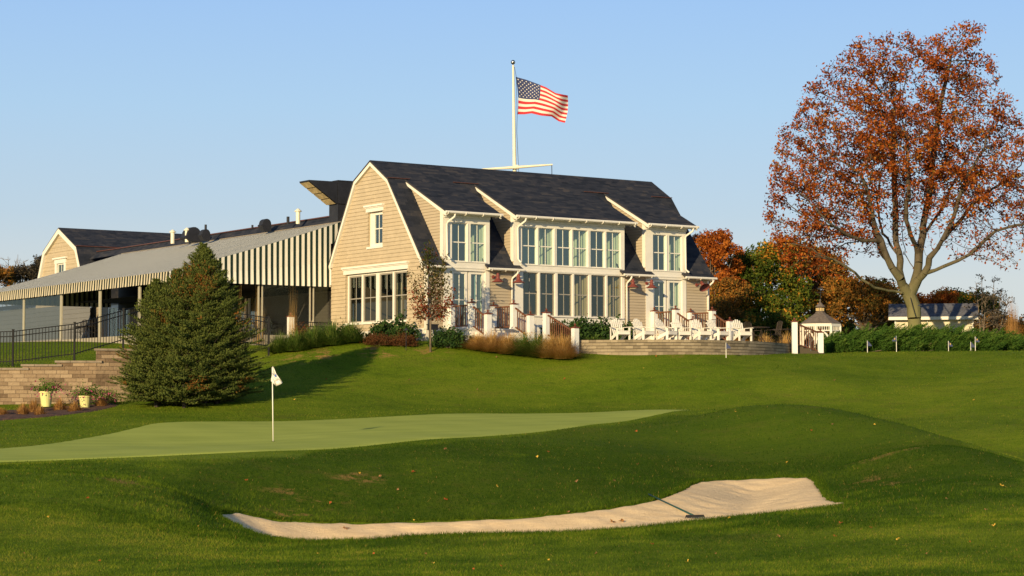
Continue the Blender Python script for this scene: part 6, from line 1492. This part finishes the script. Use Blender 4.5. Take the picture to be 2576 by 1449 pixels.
# rakes in the bunker
def rake_tool(p, q, lab):
    """p handle end, q head end"""
    p = Vector(p); q = Vector(q); t = empty("bunker_rake", q, 0, lab, "rake", "rakes in the bunker"); off = tuple(q); d = (q - p).normalized(); sd = d.cross(Vector((0, 0, 1))).normalized()
    m = MB(); m.tube([p, p.lerp(q, .5), q], [.017, .017, .02], 8); m.build("handle", "rake_green", t, off, smooth=True)
    m = MB(); m.beam(q - sd * .20, q + sd * .20, .05, .05); 
    for k in range(12): a = q + sd * (-.22 + .04 * k); m.beam(a, a + Vector((0, 0, -.08)), .012, .012, up=(1, 0, 0))
    m.build("head", "rubber", t, off)
a = W(1632, 1243.5, 45.6); a.z = gz(a.x, a.y) + .06; b = W(1748, 1270, 43.4); b.z = sand_z(b.x, b.y) + .05
rake_tool(a, b, "green-handled rake lying across the bunker's left bank onto the sand")
a = W(690, 1357, 35.6); a.z = gz(a.x, a.y) + .035; b = W(765, 1352, 36.3); b.z = gz(b.x, b.y) - .05
rake_tool(a, b, "dark rake half hidden at the bunker's near left edge")

# pots, clipped grasses and leaves in the mulch bed
def pot(x, y, d, r0, r1, h, lab):
    p = W(x, y, d); g = gz(p.x, d) + .03; off = (p.x, d, g); t = empty("flower_pot", off, 0, lab, "flower pot", "yellow-green flower pots"); m = MB(); m.lathe(off, [(r0, 0), (r1, h * .86), (r1 + .02, h * .88), (r1 + .02, h), (r1 - .03, h), (r1 - .05, h * .8)], 18); m.build("pot", "pot", t, off)
    r = np.random.default_rng(int(x)); C = np.c_[r.normal(.08, .26, 700), r.normal(0, .16, 700), h + np.abs(r.normal(0.02, .16, 700))]; V, F = leaf_arrays(C, .075, r); np_obj("foliage", "strap_leaf", V, F, t, rnd=np.repeat(r.uniform(0, .7, 700), 4))
    C = np.c_[r.normal(.05, .30, 120), r.normal(-.05, .16, 120), h + r.normal(0.02, .13, 120)]; V, F = leaf_arrays(C, .06, r, aspect=.9); np_obj("blossom", "flower", V, F, t, rnd=np.repeat(r.uniform(0, 1, 120), 4))
pot(116, 1016, 72.6, .17, .22, .55, "yellow-green flower pot in front of the wall, tall and left"); pot(214, 1027, 71.8, .16, .21, .42, "yellow-green flower pot near the spruce, lower and right")
for k, (x, d, h, s, lab) in enumerate([(60, 69.2, .34, .26, "clipped straw clump at the front left of the mulch bed"), (103, 68.2, .28, .22, "clipped straw clump at the bed's front, right of the first"), (152, 71.2, .34, .26, "clipped straw clump at the back, between the two pots"), (190, 70.0, .30, .30, "widest clipped straw clump, in front of the right pot"), (255, 72.2, .30, .25, "clipped straw clump at the bed's right end"), (88, 70.6, .36, .24, "clipped straw clump directly before the left pot"), (8, 69.4, .2, .26, "flattened straw clump at the photo's left edge")]):
    tuft("straw_clump", lab, x, d, h, s, 420, "straw", 300 + k, "clipped ornamental grasses in the mulch bed", "grass clump", .012, .25, upright=.5, up0=.8)
shrub("flowering_plant", "low plant with magenta flowers between the right pot and the spruce", 270, 1014, 73.4, 60, 34, "strap_leaf", .07, 900, 320, None, "plant", dy=.3)
r = np.random.default_rng(4); C = np.c_[r.uniform(-.4, .4, 90), r.normal(-.25, .1, 90), r.uniform(.1, .42, 90)]; V, F = leaf_arrays(C, .06, r, aspect=.9); np_obj("blossom", "flower", V, F, bpy.data.objects["flowering_plant"], rnd=r.uniform(0, 1, 360))
# stake light and utility box at the gable
p = W(1021.5, 852, 82.4); off = (p.x, 82.4, gz(p.x, 82.4)); t = empty("path_light", off, 0, "thin dark stake light standing among the low red shrubs", "path light"); m = MB(); m.tube([(off[0], off[1], off[2] - .1), (off[0], off[1], off[2] + .82)], .015, 6); m.build("stake", "dark_metal", t, off); m = MB(); m.lathe((off[0], off[1], off[2] + .80), [(.10, 0), (.09, .03), (.03, .07), (.02, .11)], 12); m.build("lamp_head", "dark_metal", t, off)
off = L2W(.12, -.36, 2.55); t = empty("utility_box", off, ANG, "dark metal box on legs at the clubhouse corner behind the young tree's trunk", "utility box"); o0 = (0, 0, 0)
m = MB(); m.box(-.2, .2, -.1, .1, .42, .62); m.box(-.23, .23, -.13, .13, .62, .66); m.build("box", "dark_metal", t); m = MB(); m.box(-.17, -.11, -.03, .03, 0, .42); m.box(.06, .16, -.04, .04, 0, .42); m.build("leg", "dark_metal", t)

# fallen leaves: one thing each, sharing one curled mesh
def leaf_mesh(k):
    r = random.Random(k); m = MB(); n = 10; pts = []
    for j in range(n): a = 2 * math.pi * j / n; rr_ = (.055 if j % 2 == 0 else .030) * r.uniform(.8, 1.2); pts.append((rr_ * math.cos(a), rr_ * math.sin(a) * .8, .018 + .022 * math.cos(2 * a + r.random())))
    m.mesh([(0, 0, .006)] + pts, [(0, 1 + j, 1 + (j + 1) % n) for j in range(n)]); return m
mats = [plain("dead_leaf_red", (.38, .09, .02), .8, .2, 30), plain("dead_leaf_yellow", (.60, .36, .05), .8, .2, 30), plain("dead_leaf_brown", (.26, .13, .05), .8, .2, 30)]
protos = [leaf_mesh(k).build("fallen_leaf", mats[k % 3]) for k in range(6)]
LL = {0: "small red-orange fallen leaf lying on the grass", 1: "small yellow fallen leaf lying on the grass", 2: "small brown fallen leaf lying on the grass"}
spots = [(832,1270),(1043,1345 - 15),(1545,1214),(2115,1322),(1835,1308),(1958,1355),(2100,1356),(1980,1168),(1430,1330),(1040,1193),(903,1196),(955,1210),(1380,1140),(1850,1040),(2095,1075),(1605,1172),(1350,1155),(1120,1135),(1260,1430),(1380,1415),(1500,1400),(1640,1375),(1730,1420),(1800,1400),(2190,1335),(2260,1365),(2330,1400),(2440,1370),(2500,1330),(2480,1290),(1190,1440),(1090,1425),(1070,1330+70),(940,1400),(800,1400),(700,1420),(620,1220),(500,1330),(350,1205),(220,1260),(120,1310),(60,1400),(250,1420),(420,1280),(1000,1240),(1120,1265),(1250,1228),(1450,1215),(2040,1090),(2200,1075),(1200,985),(1420,960),(1620,930),(1030,960),(820,960),(740,1010),(2100,960),(2300,980),(2450,1010),(1250,905),(1650,900),(1530,896),(1790,1180),(1600,1090),(2520,1230),(2380,1260)]
base_c = 0
for k, (x, y) in enumerate(spots):
    hit = None; prev = None
    ds = np.arange(24, 92, .25); P = np.array([tuple(W(x, y, d)) for d in ds]); zg, _ = carved(P[:, 0], P[:, 1]); w_ = np.where(zg > P[:, 2])[0]
    if not len(w_): continue
    p = P[w_[0]]; 
    if poly_sd(GREEN, [p[0]], [p[1]])[0] < 0: continue
    src = protos[k % 6]; o = src if k < 6 else src.copy()
    if k >= 6: COL.objects.link(o)
    z_ = float(ground([p[0]], [p[1]])[0]) + .035
    o.location = (p[0], p[1], z_); o.rotation_euler = (random.uniform(-.7, .7), random.uniform(-.6, .6), random.uniform(0, 6)); sc_ = random.uniform(.45, .95) * min(1.3, p[1] / 40); o.scale = (sc_, sc_, sc_)
    tag(o, LL[(k % 6) % 3], "fallen leaf", "fallen leaves scattered over the lawn")
for i, (x, y, lab) in enumerate([(870, 1332, "brown leaf lying on the bunker's left sand"), (1541, 1316, "dark reddish leaf on the sand, left of the rake"), (1563, 1314, "smaller dark leaf on the sand beside the reddish one")]):
    ds = np.arange(33, 50, .1); hit = next((W(x, y, d) for d in ds if sand_z(W(x, y, d).x, d) > W(x, y, d).z), None)
    if hit is None: continue
    o = protos[2].copy(); COL.objects.link(o); o.location = (hit.x, hit.y, hit.z + .02); o.scale = (1.5, 1.5, 1.2); o.rotation_euler = (.3, .2, i); tag(o, lab, "fallen leaf", "leaves on the bunker sand")
def grass():
    VV, RR = [], []
    for (n, y0, y1, h0, w0, sd) in [(240000, 22, 36, .032, .008, 1), (260000, 34, 54, .040, .011, 2), (110000, 54, 90, .045, .018, 3)]:
        x, y, sb, sg = blades(n, y0, y1, h0, w0, sd)
        z, _ = carved(x, y)
        r = np.random.default_rng(50 + sd)
        longer = 1 + .5 * ss((4 - sb) / 3.) + .6 * ss((.35 - sb) / .3)
        patch = .5 + .30 * fbm(x, y, .5, 5) + .30 * fbm(x, y, 2.1, 6) + .18 * fbm(x, y, 7., 8)
        h = h0 * longer * r.uniform(.5, 1.25, len(x))
        rnd = np.clip(patch * .62 + r.normal(0, .20, len(x)) - .50 * rough_shade_at(x, y, sb), 0, .9); rnd[r.random(len(x)) < .012] = 1.
        V, F, R = blade_mesh(x, y, z, h, w0 * r.uniform(.7, 1.3, len(x)), r.uniform(.2, 1.1, len(x)), 70 + sd, rnd); VV.append(V); RR.append(R)
    # fringe of long blades hanging over the bunker lip
    P = BUNKER; seg = np.roll(P, -1, 0) - P; L = np.hypot(seg[:, 0], seg[:, 1]); r = np.random.default_rng(5)
    k = r.choice(len(P), 26000, p=L / L.sum()); t = r.random(26000)[:, None]; q = P[k] + seg[k] * t
    nrm = np.c_[seg[k][:, 1], -seg[k][:, 0]] / L[k][:, None]; q = q + nrm * r.uniform(-.05, .2, (26000, 1)) * 1.0
    sdq = poly_sd(P, q[:, 0], q[:, 1]); q = q[sdq > -.06]; z, sdd = carved(q[:, 0], q[:, 1]); m = sdd > -.02; q = q[m]; z = z[m]
    V, F, R = blade_mesh(q[:, 0], q[:, 1], z, r.uniform(.02, .07, len(q)), r.uniform(.008, .014, len(q)), r.uniform(.2, 1.2, len(q)), 91, np.clip(r.normal(.25, .18, len(q)), 0, .95)); VV.append(V); RR.append(R)
    V = np.concatenate(VV); R = np.concatenate(RR)
    tag(np_obj("grass_blades", "blade", V, np.arange(len(V)).reshape(-1, 3), rnd=R), kind="stuff", label="short green grass blades growing over the lawn and bunker banks")
grass()
